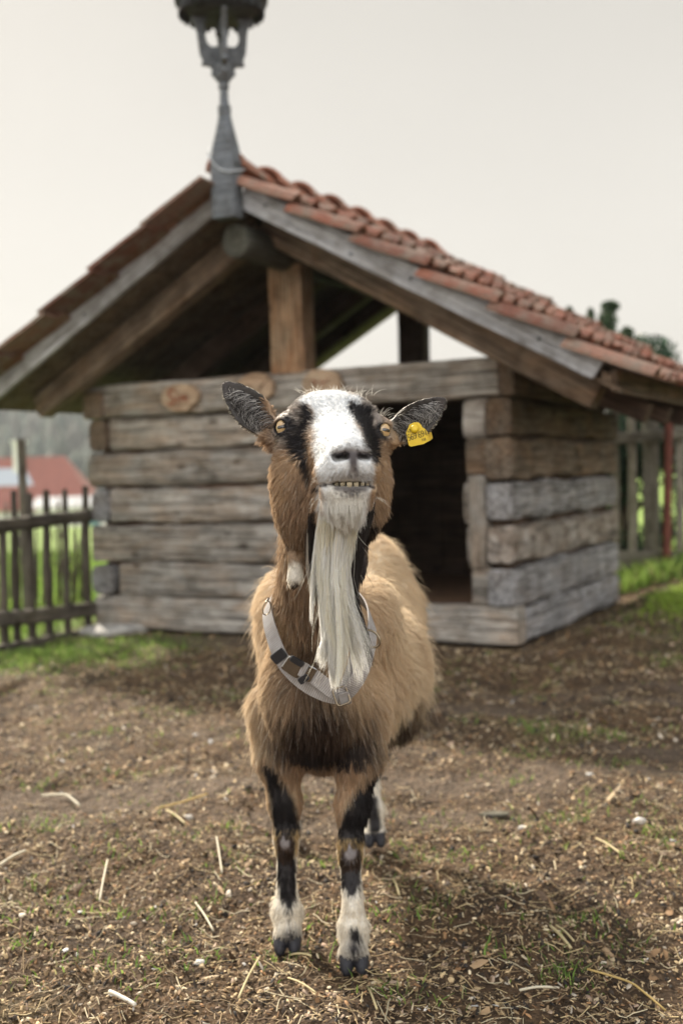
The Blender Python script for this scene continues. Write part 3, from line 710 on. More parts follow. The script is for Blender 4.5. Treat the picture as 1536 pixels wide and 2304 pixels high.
def strips(n, seed, lmin, lmax, wmin, wmax, palette, name, mat, bend=0.10, pts=None, zoff=0.004, seg=5, thin=False, tilt=0.12):
    r = np.random.default_rng(seed)
    if pts is None: x, y = yard_pts(n, seed)
    else: x, y = pts
    n = len(x); L = lmin*(lmax/lmin)**r.random(n)**1.3; w = wmin+(wmax-wmin)*r.random(n)
    yaw = r.random(n)*6.28; curv = r.normal(0, bend, n)
    tt = np.linspace(-0.5, 0.5, seg)
    lx = L[:, None]*tt; ly = curv[:, None]*L[:, None]*(tt**2*2)
    cy_, sy_ = np.cos(yaw)[:, None], np.sin(yaw)[:, None]
    X = x[:, None]+lx*cy_-ly*sy_; Y = y[:, None]+lx*sy_+ly*cy_
    til = r.normal(0, tilt, n)
    Z = np.maximum(gh(X, Y), gh(x, y)[:, None]-0.01)+zoff+0.006*r.random(n)[:, None]+np.abs(lx*til[:, None])+0.25*L[:, None]*0.12*(0.25-tt**2)
    nxv = -sy_; nyv = cy_
    wf = (1-0.0*tt)[None]*w[:, None]/2
    Va = np.stack([X-nxv*wf, Y-nyv*wf, Z], -1); Vb = np.stack([X+nxv*wf, Y+nyv*wf, Z], -1); Vc = np.stack([X, Y, Z+wf*1.0], -1)
    V = np.stack([Va, Vc, Vb], 2).reshape(-1, 3)
    f = []
    for i in range(seg-1):
        for j in (0, 1): f.append((i*3+j, (i+1)*3+j, (i+1)*3+j+1, i*3+j+1))
        f.append((i*3+2, (i+1)*3+2, (i+1)*3, i*3))
    f = np.array(f); Fq = (f[None]+(np.arange(n)*seg*3)[:, None, None]).reshape(-1, 4)
    pal = np.array([p[:3] for p in palette]); pw = np.array([p[3] for p in palette], float); pw /= pw.sum()
    C = pal[r.choice(len(palette), n, p=pw)]*(0.7+0.5*r.random((n, 1))); C = np.repeat(C, seg*3, axis=0)
    return mesh_obj(name, V, Fq, mat, None, False, C)
spal = [(0.58, 0.46, 0.25, 4), (0.68, 0.59, 0.40, 3), (0.38, 0.27, 0.14, 3), (0.22, 0.14, 0.08, 2)]
o = strips(6500, 31, 0.012, 0.075, 0.0010, 0.0026, spal, 'scattered_straw', M['straw'], bend=0.05); tag(o, 'bits of dry straw and stalks strewn over the yard', 'straw', kind='stuff')
o = strips(16000, 32, 0.008, 0.035, 0.0010, 0.0022, [(0.20, 0.135, 0.075, 4), (0.42, 0.31, 0.19, 3), (0.05, 0.035, 0.022, 4)], 'fine_twigs', M['litter']); tag(o, 'fine broken twigs and stems in the litter', 'twigs', kind='stuff')

# single long straws one can point at
def stalk(pts_px, w, c, label, grp='long pale straws lying on the yard'):
    P3 = []
    for (x, y) in pts_px:
        g0 = plane(x, y, (0, 0, 0.012), (0, 0, 1)); P3.append((g0[0], g0[1], float(gh(g0[0], g0[1]))+0.010))
    P3 = np.array(P3); t_ = np.linspace(0, len(P3)-1, 12)
    q = np.stack([np.interp(t_, range(len(P3)), P3[:, i]) for i in range(3)], 1); q[:, 2] += 0.004*np.sin(np.linspace(0, 3.1, 12))
    V, F = tube_geo(q, w, 6); V = np.array(V)
    o = mesh_obj('straw', V, F, M['straw'], None, True, np.tile(np.array(c), (len(V), 1)))
    o['label'] = label; o['category'] = 'straw'; o['group'] = grp
yel = (0.60, 0.50, 0.28); pal_ = (0.66, 0.60, 0.46); gol = (0.56, 0.40, 0.15)
stalk([(0, 1937), (58, 1914)], 0.0035, pal_, 'thick pale straw cut off by the left edge of the photo')
stalk([(350, 1811), (410, 1803), (468, 1795)], 0.0032, gol, 'golden straw lying flat to the left of the goat\'s left-hand knee')
stalk([(375, 1822), (417, 1848)], 0.0032, yel, 'short straw sloping down just below the flat golden straw')
stalk([(243, 1945), (224, 2015)], 0.0024, pal_, 'upright-looking thin pale straw left of centre at mid height of the yard')
stalk([(488, 1906), (500, 1975)], 0.0022, pal_, 'thin pale straw pointing at the viewer left of the goat\'s cannon')
stalk([(585, 2155), (560, 2205), (537, 2253)], 0.0022, yel, 'long thin straw running down from the left-hand hoof')
stalk([(247, 2238), (275, 2249), (305, 2262)], 0.0038, (0.74, 0.70, 0.62), 'short thick whitish straw near the bottom left')
stalk([(650, 2149), (700, 2172)], 0.0022, yel, 'straw touching the left-hand front hoof')
stalk([(648, 2205), (712, 2242)], 0.0018, yel, 'thin straw between the two front hooves nearer the bottom')
stalk([(1237, 2084), (1283, 2130)], 0.0032, yel, 'bright yellow straw pair at the lower right, upper one')
stalk([(1250, 2080), (1290, 2115)], 0.0022, yel, 'bright yellow straw pair at the lower right, thinner one')
stalk([(1320, 2185), (1420, 2208), (1496, 2252)], 0.0020, gol, 'very long bent golden stalk at the bottom right corner')
stalk([(1168, 2236), (1256, 2222)], 0.0024, pal_, 'pale straw lying level at the bottom right of centre')
stalk([(885, 1983), (898, 2016)], 0.0028, yel, 'short pale straw just right of the right-hand front leg')
stalk([(826, 2236), (848, 2292)], 0.0022, yel, 'thin straw below the right-hand front hoof')
stalk([(1340, 1890), (1395, 1928)], 0.0024, yel, 'straw sloping down at the right of the yard')
stalk([(440, 2030), (480, 2084)], 0.0022, pal_, 'curved thin pale straw left of the left-hand fetlock')
stalk([(95, 1775), (150, 1781), (180, 1795)], 0.0038, pal_, 'pale bent straw at the far left of the yard')
# loose stones one can count
for i, (px, py, rr, c_) in enumerate(((1175, 1865, 0.011, 'white pebble right of the hind hoof'), (1438, 1863, 0.014, 'white pebble near the right edge of the yard'), (425, 1835, 0.011, 'pale grey pebble beside the short golden straw'),
                                     (1112, 1825, 0.02, 'flat grey-brown wood chip right of the goat'), (1325, 1765, 0.010, 'small bluish white pebble at the right'), (450, 2178, 0.009, 'cream pebble between the lower straws at left'), (440, 1653, 0.008, 'small white pebble in the middle distance at left'))):
    g0 = plane(px, py, (0, 0, 0.005), (0, 0, 1)); z = float(gh(g0[0], g0[1]))
    long_ = 2.2 if i == 3 else 1.15
    rock('pebble', (g0[0], g0[1], z+rr*0.35), rr*long_, rr*0.9, rr*(0.35 if i == 3 else 0.6), M.setdefault('peb', plain('pale_pebble', (0.50, 0.48, 0.45), 0.6, 0, 80, 0.2)) if i != 3 else M['fence_pale'], 60+i, label=c_, cat='pebble', group='loose pale stones in the yard')

# ---- grass blades
def blades(x, y, h, lean, seed, palette, name, label, w=0.0035, cat='grass'):
    r = np.random.default_rng(seed); n = len(x); z = gh(x, y)-0.003
    hh = h*(0.5+0.9*r.random(n)); yaw = r.random(n)*6.28; dl = lean*(0.3+r.random(n))*hh
    ww = w*(0.6+0.8*r.random(n)); wy = r.random(n)*6.28
    V = np.zeros((n, 6, 3))
    for i, (t_, wf) in enumerate(((0, 1), (0.55, 0.75), (1, 0.08))):
        cxx = x+np.cos(yaw)*dl*t_**2; cyy = y+np.sin(yaw)*dl*t_**2; zz = z+hh*t_*(1-0.15*t_)
        V[:, 2*i] = np.stack([cxx-np.cos(wy)*ww*wf/2, cyy-np.sin(wy)*ww*wf/2, zz], 1); V[:, 2*i+1] = np.stack([cxx+np.cos(wy)*ww*wf/2, cyy+np.sin(wy)*ww*wf/2, zz], 1)
    f = np.array([(0, 1, 3, 2), (2, 3, 5, 4)]); Fq = (f[None]+(np.arange(n)*6)[:, None, None]).reshape(-1, 4)
    pal = np.array([p[:3] for p in palette]); pw = np.array([p[3] for p in palette], float); pw /= pw.sum()
    C = pal[r.choice(len(palette), n, p=pw)]*(0.7+0.6*r.random((n, 1))); C = np.repeat(C, 6, axis=0)
    o = mesh_obj(name, V.reshape(-1, 3), Fq, M['blade'], None, False, C); tag(o, label, cat, kind='stuff'); return o
gpal = [(0.16, 0.26, 0.05, 4), (0.24, 0.34, 0.08, 3), (0.10, 0.17, 0.04, 2), (0.36, 0.34, 0.16, 1)]
x, y = yard_pts(260000, 41, bias=0.6); w_ = cov(x, y)[1]; k_ = np.random.default_rng(1).random(len(x)) < np.clip(w_*w_*1.3-0.02, 0, 1)
k_ &= ((x > -2) | (y < 6)); blades(x[k_], y[k_], 0.035, 0.8, 42, gpal, 'yard_grass', 'short fresh grass at the yard edges by the left fence and right of the shed', 0.006)
r = np.random.default_rng(61); n = 6000; x = r.normal(2.4, 0.36, n); y = r.normal(7.2, 0.30, n)
du_ = (x-SH[0])*SU[0]+(y-SH[1])*SU[1]; k_ = (du_ > 0.35) & (y < 8.6)
blades(x[k_], y[k_], 0.05, 0.7, 62, [(0.26, 0.38, 0.05, 4), (0.34, 0.44, 0.08, 3), (0.16, 0.26, 0.05, 1)], 'sunlit_grass', 'patch of bright sunlit grass between the shed and the right board fence', 0.009)  # sunlight put into the brighter, yellower blade colours
n = 2600; x = r.normal(-1.75, 0.35, n); y = r.normal(6.25, 0.32, n)
blades(x, y, 0.04, 0.8, 63, gpal, 'fence_grass', 'fresh green grass at the foot of the left picket fence', 0.008)
# little tufts in the open yard
r = np.random.default_rng(8); xs_, ys_ = [], []
for px, py, nb in ((1190, 1705, 60), (1282, 1835, 70), (1490, 1890, 80), (1155, 1760, 25), (740, 1570, 20), (1255, 2200, 50), (860, 2245, 25), (700, 2100, 20), (1290, 2190, 30), (105, 1870, 40), (520, 1870, 30), (440, 2180, 14), (985, 2035, 25),
                   (1060, 1910, 20), (640, 2160, 18), (840, 2080, 22), (1130, 2160, 22), (950, 2270, 20), (330, 2210, 26), (200, 2060, 18), (60, 2200, 18), (460, 2060, 14), (70, 1760, 22), (420, 1600, 40), (250, 1650, 40), (1400, 1720, 36), (1050, 1640, 22), (1330, 2050, 22)):
    g0 = plane(px, py, (0, 0, 0), (0, 0, 1)); s0 = 0.035+0.01*(nb > 50)
    xs_ += list(g0[0]+r.normal(0, s0, nb)); ys_ += list(g0[1]+r.normal(0, s0, nb))
for _ in range(330):
    a_, b_q = yard_pts(1, int(r.integers(1, 10**8)), ymin=2.2, ymax=7.5)
    if len(a_):
        nb = int(r.integers(4, 22)); s0 = 0.02+0.05*r.random(); xs_ += list(a_[0]+r.normal(0, s0, nb)); ys_ += list(b_q[0]+r.normal(0, s0, nb))
blades(np.array(xs_), np.array(ys_), 0.022, 0.9, 43, gpal, 'weed_tufts', 'little green weed tufts dotted through the brown yard', 0.004)
# small round leaves
# meadow behind the fences
r = np.random.default_rng(9); n = 60000
x = -1.7-r.random(n)**0.8*7.0; y = 5.6+r.random(n)**1.2*16
ok = np.ones(n, bool); t_ = (y-6.0)/1.25; ok &= x < np.where(y < 8.8, -1.95+0.33*t_-0.12, -1.7)
blades(x[ok], y[ok], 0.09, 0.6, 44, [(0.20, 0.32, 0.06, 4), (0.28, 0.40, 0.09, 3), (0.14, 0.22, 0.05, 1)], 'meadow_grass', 'bright green meadow grass seen through the left picket fence', 0.02)
x = 1.2+r.random(16000)*4.0; y = 8.1+r.random(16000)**1.3*4
blades(x, y, 0.16, 0.5, 45, gpal, 'rough_grass', 'rough grass behind the right board fence', 0.016)

# ------------------------------------------------------------------ left picket fence
LA = np.array([-1.99, 5.95, 0.0]); LB = np.array([-1.60, 7.30, 0.0]); ld = (LB-LA)/np.linalg.norm(LB-LA); ln = np.array([ld[1], -ld[0], 0.0])
fl = empty('picket_fence', LA, 0, 'dark weathered picket fence with uneven pointed pickets left of the shed', 'fence')
def lpt(px, py): return plane(px, py, LA, ln)
A2 = LA-ld*0.9
def along(p, z): s = np.dot(p-LA, ld); q = LA+ld*s; return np.array([q[0], q[1], z])
def rel(p): return tuple(np.array(p)-LA)
s0 = -0.9; s1 = np.dot(LB-LA, ld)+0.05
for nm, pya, pyb, pxa, pxb, w, h, sq in (('rail', 1182, 1158, 5, 205, 0.06, 0.078, 0.9), ('rail', 1393, 1370, 5, 205, 0.05, 0.088, 0.5), ('kick_board', 1466, 1432, 5, 175, 0.04, 0.085, 0.2)):
    pa, pb = lpt(pxa, pya), lpt(pxb, pyb); sa, sb = np.dot(pa-LA, ld), np.dot(pb-LA, ld); m_ = (pb[2]-pa[2])/(sb-sa)
    za, zb = pa[2]+m_*(s0-sa), pb[2]+m_*(s1-sb)
    q0 = LA+ld*s0; q1 = LA+ld*(s1 if nm == 'rail' else sb+0.03)
    if nm != 'rail': zb = pb[2]
    beam(nm, rel((q0[0]+ln[0]*0.03, q0[1]+ln[1]*0.03, za)), rel((q1[0]+ln[0]*0.03, q1[1]+ln[1]*0.03, zb)), w, h, M['fence'], fl, sq=sq, wob=0.1, seed=120+pya)
for i, (px, top, wpx, lean) in enumerate(((8, 1180, 22, 0.02), (36, 1107, 20, 0.03), (70, 1112, 24, 0.05), (108, 1106, 24, 0.07), (150, 1104, 22, 0.08), (196, 1096, 26, 0.05))):
    pb, pt_ = lpt(px+8, 1440), lpt(px, top); pt_ = along(pt_, pt_[2]); pb = along(pb, 0.02)
    pt_[:2] -= ln[:2]*0.012; pb[:2] -= ln[:2]*0.012
    beam('picket', rel(pb), rel(pt_), 0.022, wpx/2600*6.6*1.2, M['fence'], fl, up=tuple(ld), sq=0.35, wob=0.12, seed=130+i, taper=0.75)
for i in range(6):
    q = LA-ld*(0.12+i*0.14); beam('picket', rel((q[0]-ln[0]*0.012, q[1]-ln[1]*0.012, 0.02)), rel((q[0]-ln[0]*0.012, q[1]-ln[1]*0.012, 0.84+0.03*math.sin(i*4))), 0.022, 0.055, M['fence'], fl, up=tuple(ld), sq=0.35, wob=0.12, seed=150+i, taper=0.8)
# tall thin pole standing just behind
pp = P(48, 990, 7.6); gp = P(56, 1300, 7.6)
beam('fence_pole', (gp[0]+0.01, 7.6, -0.15), (pp[0], 7.6, pp[2]), 0.055, 0.055, M['fence'], None, up=(0, 1, 0), sq=0.9, wob=0.06, seed=160)
tag(bpy.data.objects['fence_pole'], 'tall thin dark pole rising behind the left picket fence', 'pole')
# second, farther row of thin pickets and canes
fb = empty('wattle_fence', (-2.3, 8.6, -0.1), 0, 'thin far fence of dark stakes and bare canes behind the left picket fence', 'fence')
r = np.random.default_rng(17)
for i, px in enumerate((14, 30, 52, 84, 99, 130, 170, 186)):
    p0 = P(px+6*r.standard_normal(), 1420, 8.6); p1 = P(px, 1120+60*r.random(), 8.6)
    V, F = tube_geo([p0-np.array([-2.3, 8.6, -0.1]), (p0+p1)/2+r.normal(0, 0.012, 3)-np.array([-2.3, 8.6, -0.1]), p1-np.array([-2.3, 8.6, -0.1])], [0.016, 0.014, 0.008], 6)
    mesh_obj('stake', V, F, M['fence'], fb, True)

# ------------------------------------------------------------------ right board fence
RY = 8.75
fr = empty('board_fence', (2.2, RY, 0.0), 0, 'tall pale mossy board fence with uneven gaps to the right of the shed', 'fence')
def rp(px, py, Y=RY): return P(px, py, Y)-np.array([2.2, RY, 0])
for i, (px, top, wpx) in enumerate(((1383, 896, 14), (1420, 893, 18), (1462, 896, 36), (1527, 925, 17))):
    t0, b0 = rp(px, top), rp(px+3, 1290)
    beam('board', tuple(b0), tuple(t0), 0.022, wpx/2600*RY, M['fence_pale'], fr, up=(1, 0, 0), sq=0.15, wob=0.04, seed=170+i)
for i in range(7):
    x0 = 0.45+0.2*i; beam('board', (x0+0.05, 0.01, 0.05), (x0+0.05, 0.01, 1.38+0.04*math.sin(i*5)), 0.022, 0.09, M['fence_pale'], fr, up=(1, 0, 0), sq=0.15, wob=0.04, seed=180+i)
for (ya, yb, h) in ((990, 975, 0.085), (1262, 1262, 0.15)):
    p0, p1 = rp(1340, ya), rp(1536, yb); d = (p1-p0)/np.linalg.norm(p1-p0); p1 = p0+d*2.6; p0 = p0-d*0.5
    p0[1] -= 0.035; p1[1] -= 0.035
    beam('rail', tuple(p0), tuple(p1), 0.05, h, M['fence_pale'], fr, sq=0.3, wob=0.08, seed=190+ya)
p0, p1 = P(1498, 1292, 8.60), P(1503, 920, 8.60)
beam('metal_post', tuple(p0), tuple(p1), 0.06, 0.06, M['rust'], None, up=(0, 1, 0), sq=0.7, wob=0.0, seed=200); tag(bpy.data.objects['metal_post'], 'rust-red upright post in front of the right board fence', 'post')

# ------------------------------------------------------------------ trees and shrubs
def leaf_cloud(r, centers, n, size, cols):
    """n small leaves spread through clumps; returns verts, faces, colours"""
    ci = r.integers(0, len(centers), n); C = np.array([c_[:3] for c_ in centers])[ci]; R = np.array([c_[3:6] for c_ in centers])[ci]
    d = r.normal(0, 1, (n, 3)); d /= np.linalg.norm(d, axis=1)[:, None]; rad = r.random(n)**0.45
    p = C+d*R*rad[:, None]; s = size*(0.5+r.random(n))
    a = r.normal(0, 1, (n, 3)); a /= np.linalg.norm(a, axis=1)[:, None]; bb = np.cross(a, r.normal(0, 1, (n, 3))); bb /= np.linalg.norm(bb, axis=1)[:, None]
    V = np.stack([p-a*s[:, None], p+bb*s[:, None]*0.45, p+a*s[:, None], p-bb*s[:, None]*0.45], 1).reshape(-1, 3)
    F = np.arange(n*4).reshape(n, 4); col_ = np.array(cols)[r.integers(0, len(cols), n)]*(0.6+0.8*r.random((n, 1)))
    return V, F, np.repeat(col_, 4, axis=0)
M['leaf'] = attr_mat('evergreen_leaves', 0.5, 0, 0, 0.25, 0.4)
M['trunk'] = plain('tree_bark', (0.09, 0.07, 0.05), 0.9, 0, 14, 0.4, 0.8)
def tree(name, base, height, clumps, nleaf, size, cols, label, cat, seed, trunk_r=0.06, sparse=None):
    r = np.random.default_rng(seed); base = np.array(base)
    e0 = empty(name, base, 0, label, cat)
    b_ = MB()
    b_.tube([(0, 0, -0.1), (0.02, 0, height*0.35), (-0.02, 0.02, height*0.7), (0, 0, height*0.95)], [trunk_r, trunk_r*0.8, trunk_r*0.5, trunk_r*0.15], 10)
    for c_ in clumps[::2]:
        z0 = max(0.1, c_[2]-0.3*height*0.5)*0.8; b_.tube([(0, 0, z0), (c_[0]*0.5, c_[1]*0.5, (z0+c_[2])/2+0.03), (c_[0], c_[1], c_[2])], [trunk_r*0.35, trunk_r*0.22, trunk_r*0.08], 6)
    b_.build('trunk', M['trunk'], e0, smooth=True)
    V, F, C = leaf_cloud(r, clumps, nleaf, size, cols)
    mesh_obj('crown', V, F, M['leaf'], e0, False, C)
# tree top showing over the roof at the right
Yt = 11.5; tb = P(1400, 1200, Yt); tb[2] = 0.0
def cl(px, py, rx, rz_): p = P(px, py, Yt)-tb; return (p[0], p[1]+0.0, p[2], rx, rx, rz_)
r = np.random.default_rng(3)
clm = [cl(1365, 722, .10, .17), (cl(1350, 745, .13, .10)), cl(1398, 765, .10, .09), cl(1328, 715, .035, .10), cl(1280, 705, .03, .07), cl(1300, 745, .12, .08), cl(1372, 690, .09, .06), cl(1410, 750, .06, .07), cl(1425, 775, .07, .06), cl(1460, 788, .03, .05), cl(1340, 800, .35, .2), cl(1420, 840, .4, .25), cl(1330, 880, .5, .35), cl(1400, 960, .5, .5)]
tree('evergreen_tree', tb, 2.1, clm, 9000, 0.022, [(0.045, 0.085, 0.035), (0.07, 0.12, 0.05), (0.03, 0.05, 0.025)], 'dark evergreen tree whose ragged top shows above the right end of the roof', 'tree', 51)
tb2 = np.array([2.33, 9.35, 0.0]); clm = []
for i in range(44):
    zz = 0.05+1.8*r.random(); clm.append((r.normal(0.0, 0.20), r.normal(0, 0.15), zz, 0.17, 0.17, 0.2))
tree('thuja_bush', tb2, 1.9, clm, 26000, 0.022, [(0.03, 0.07, 0.04), (0.05, 0.10, 0.055), (0.02, 0.04, 0.025)], 'dense blue-green hedge shrub behind the right board fence', 'shrub', 52)
tb3 = np.array([3.35, 10.2, 0.0]); clm = [(r.normal(0.05, 0.2), r.normal(0, 0.2), 0.1+0.6*r.random(), 0.15, 0.15, 0.12) for i in range(14)]
tree('leafy_shrub', tb3, 0.8, clm, 5000, 0.02, [(0.10, 0.16, 0.05), (0.16, 0.2, 0.07)], 'low light green shrub behind the right board fence', 'shrub', 53, 0.02)
# bare raspberry-like canes by the left fence
r = np.random.default_rng(23)
for j, (cx_, cy_, lab) in enumerate(((-2.45, 7.6, 'thicket of bare brown canes behind the left picket fence, nearer the tall pole'), (-1.98, 8.0, 'thinner clump of bare canes between the picket fence and the shed corner'))):
    b_ = MB()
    for i in range(26):
        a = r.random()*6.28; h = 0.5+0.4*r.random(); l = 0.12*r.random(); x0, y0 = r.normal(0, 0.13), r.normal(0, 0.13)
        b_.tube([(x0, y0, -0.1), (x0+l*math.cos(a)*0.4, y0+l*math.sin(a)*0.4, h*0.5), (x0+l*1.4*math.cos(a), y0+l*1.4*math.sin(a), h)], [0.006, 0.005, 0.002], 5)
    o = b_.build('cane_thicket', M['trunk'], None, smooth=True); o.location = (cx_, cy_, float(gh(cx_, cy_))); tag(o, lab, 'canes', 'bare canes by the left fence')

# ------------------------------------------------------------------ farmhouse far off
M['redroof'] = plain('red_clay_roofing', (0.24, 0.065, 0.045), 0.8, 0, 1.5, 0.2)
M['plaster'] = plain('white_plaster', (0.62, 0.61, 0.58), 0.9, 0, 0.8, 0.08)
M['panel'] = plain('solar_panel_glass', (0.45, 0.48, 0.55), 0.2, 0.2, 0.5, 0.1)
M['window'] = plain('dark_window', (0.05, 0.07, 0.08), 0.2, 0, 1, 0.2)
HG = float(gh(-34, 130)); hb = (-36.0, 130.0, HG)
ho = empty('farmhouse', hb, math.radians(4), 'far white farmhouse with a wide red hipped roof at the left edge', 'house')
ev = -2.3-HG; rg = 3.6-HG; x0, x1 = -15.0, 8.3
b_ = MB(); b_.box((x0+0.8, 0.6, -0.5), (x1-0.8, 11.4, ev)); b_.build('wall', M['plaster'], ho)
b_ = MB(); b_.add([(x0, 0, ev), (x1, 0, ev), (x1, 12, ev), (x0, 12, ev), (x0+4, 6, rg), (x1-4.2, 6, rg), (x0, 0, ev-0.25), (x1, 0, ev-0.25), (x1, 12, ev-0.25), (x0, 12, ev-0.25)],
                  [(0, 1, 5, 4), (1, 2, 5), (2, 3, 4, 5), (3, 0, 4), (0, 6, 7, 1), (1, 7, 8, 2), (2, 8, 9, 3), (3, 9, 6, 0), (6, 9, 8, 7)]); rf = b_.build('roof', M['redroof'], ho)
b_ = MB(); b_.box((-1.5, 4.0, rg-2), (-0.3, 5.0, rg+1.6)); b_.box((-1.7, 3.8, rg+1.6), (-0.1, 5.2, rg+1.9)); b_.build('chimney', M['plaster'], rf)
sl = (rg-ev)/6.0
def onroof(x, y): return (x, y, ev+y*sl+0.12)
b_ = MB()
V = [onroof(-4.8, 2.6), onroof(1.0, 2.6), onroof(-0.3, 4.6), onroof(-4.8, 4.6)]; b_.add(V+[(a, y, z-0.1) for a, y, z in V], [(0, 1, 2, 3), (7, 6, 5, 4), (0, 4, 5, 1), (1, 5, 6, 2), (2, 6, 7, 3), (3, 7, 4, 0)]); b_.build('solar_panel', M['panel'], rf)
for i in range(5):
    f_ = MB(); xx = -12+i*3.9; f_.box((xx, 0.52, 0.8), (xx+1.3, 0.62, 1.9)); f_.build('window', M['window'], ho)
# second white outbuilding with a teal door
h2 = empty('white_outbuilding', (-24.0, 112.0, float(gh(-24, 112))), 0, 'small white outbuilding with a bluish door between the farmhouse and the shed corner', 'outbuilding')
b_ = MB(); b_.box((-5.5, 0, -0.3), (1.5, 4, 1.9)); b_.build('wall', M['plaster'], h2)
b_ = MB(); b_.add([(-6, -0.4, 1.9), (2, -0.4, 1.9), (2, 4.4, 1.9), (-6, 4.4, 1.9), (-6, 2, 2.9), (2, 2, 2.9)], [(0, 1, 5, 4), (2, 3, 4, 5), (1, 2, 5), (3, 0, 4), (0, 3, 2, 1)]); b_.build('roof', plain('grey_sheet_roofing', (0.25, 0.26, 0.28), 0.7), h2)
b_ = MB(); b_.box((-0.6, -0.06, 0), (0.6, -0.01, 1.6)); b_.build('door', plain('teal_door_paint', (0.05, 0.16, 0.18), 0.6), h2)
# far woodland on the hills: one mass
r = np.random.default_rng(77); n = 5200
x = -360+r.random(n)*760; y = 200+r.random(n)**0.9*190; z = gh(x, y); hh = 7+6*r.random(n)
k = 7; V = np.zeros((n, 1+2*k, 3)); V[:, 0] = np.stack([x, y, z+hh], 1)
for i in range(k):
    a = 2*math.pi*i/k; rr = (1.7+1.1*r.random(n))*(0.7+0.6*r.random(n))
    V[:, 1+i] = np.stack([x+rr*math.cos(a)*0.7, y+rr*math.sin(a)*0.7, z+hh*(0.55+0.1*r.random(n))], 1); V[:, 1+k+i] = np.stack([x+rr*math.cos(a), y+rr*math.sin(a), z-0.5+0*r.random(n)], 1)
f3 = np.array([(0, 1+i, 1+(i+1) % k) for i in range(k)]); f3b = []
for i in range(k): j = (i+1) % k; f3b += [(1+i, 1+k+i, 1+k+j), (1+i, 1+k+j, 1+j)]
f3 = np.concatenate([f3, np.array(f3b)]); Fq = (f3[None]+(np.arange(n)*(1+2*k))[:, None, None]).reshape(-1, 3)
C = np.array([(0.018, 0.032, 0.022), (0.035, 0.045, 0.03), (0.05, 0.05, 0.04), (0.025, 0.04, 0.028)])[r.integers(0, 4, n)]*(0.7+0.6*r.random((n, 1)))
o = mesh_obj('hillside_wood', V.reshape(-1, 3), Fq, attr_mat('far_tree_foliage', 0.9, 0.5, 0.3), None, False, np.repeat(C, 1+2*k, axis=0)); tag(o, 'misty wooded hillside far behind the farmhouse', 'woodland', kind='stuff')

# ------------------------------------------------------------------ air: far things fade toward the pale sky
hz = MB(); hz.box((-1000, -320, -20), (1000, 430, 60)); m = bpy.data.materials.new('thin_mist'); m.use_nodes = True; t = m.node_tree; t.nodes.clear()
out = t.nodes.new('ShaderNodeOutputMaterial'); pv = t.nodes.new('ShaderNodeVolumePrincipled'); pv.inputs['Color'].default_value = (0.75, 0.80, 0.84, 1); pv.inputs['Density'].default_value = 0.0006; pv.inputs['Anisotropy'].default_value = 0.3
t.links.new(pv.outputs[0], out.inputs['Volume']); o = hz.build('haze', m); tag(o, kind='stuff')
# ------------------------------------------------------------------ the goat
BX0, BY0 = -0.03, 2.30
goat = empty('goat', (BX0, BY0, 0), 0, 'brown, black and white bearded goat standing head-on with raised chin and bared lower teeth', 'goat')
GO = np.array([BX0, BY0, 0.0])
xs = np.concatenate([np.arange(-0.31, -0.145, 0.005), np.arange(-0.145, 0.115, 0.0027), np.arange(0.115, 0.31, 0.005)])
ysg = np.concatenate([np.arange(1.50, 1.90, 0.0028), np.arange(1.90, 3.20, 0.006)])
zs = np.concatenate([np.arange(-0.012, 0.16, 0.003), np.arange(0.16, 0.83, 0.0055), np.arange(0.83, 1.13, 0.0028)])
FD = np.full((len(xs), len(ysg), len(zs)), 0.3, dtype=np.float32)
def _box(lo, hi):
    s = []
    for ax, l, h in zip((xs, ysg, zs), lo, hi):
        a = max(0, np.searchsorted(ax, l)-1); b_ = min(len(ax), np.searchsorted(ax, h)+1); s.append(slice(a, b_))
    return tuple(s)
def _grid(s): return xs[s[0]][:, None, None], ysg[s[1]][None, :, None], zs[s[2]][None, None, :]
def smin(a, b, k): h = np.maximum(k-np.abs(a-b), 0)/k; return np.minimum(a, b)-h*h*k*0.25
def put(s, d, k, sub=False):
    A = FD[s]
    FD[s] = (-smin(-A, d.astype(np.float32), k)) if sub else smin(A, d.astype(np.float32), k)
def ell(c, r, k=0.03, R=None, sub=False, lim=0.05):
    c = np.array(c, float); r = np.array(r, float); m_ = max(r)+lim
    s = _box(c-m_, c+m_); X, Y, Z = _grid(s); X = X-c[0]; Y = Y-c[1]; Z = Z-c[2]
    if R is not None:
        R = np.array(R); X, Y, Z = (R[0, 0]*X+R[1, 0]*Y+R[2, 0]*Z), (R[0, 1]*X+R[1, 1]*Y+R[2, 1]*Z), (R[0, 2]*X+R[1, 2]*Y+R[2, 2]*Z)
    k0 = np.sqrt((X/r[0])**2+(Y/r[1])**2+(Z/r[2])**2)+1e-9; k1 = np.sqrt((X/r[0]**2)**2+(Y/r[1]**2)**2+(Z/r[2]**2)**2)+1e-9
    d = k0*(k0-1)/k1
    put(s, d, k, sub)
def cone(a, b_, ra, rb, k=0.02, sub=False, lim=0.05):
    a = np.array(a, float); b_ = np.array(b_, float); m_ = max(ra, rb)+lim
    s = _box(np.minimum(a, b_)-m_, np.maximum(a, b_)+m_); X, Y, Z = _grid(s)
    d = b_-a; L2 = d@d
    t_ = np.clip(((X-a[0])*d[0]+(Y-a[1])*d[1]+(Z-a[2])*d[2])/L2, 0, 1)
    q = np.sqrt((X-a[0]-t_*d[0])**2+(Y-a[1]-t_*d[1])**2+(Z-a[2]-t_*d[2])**2)-(ra+(rb-ra)*t_)
    put(s, q, k, sub)
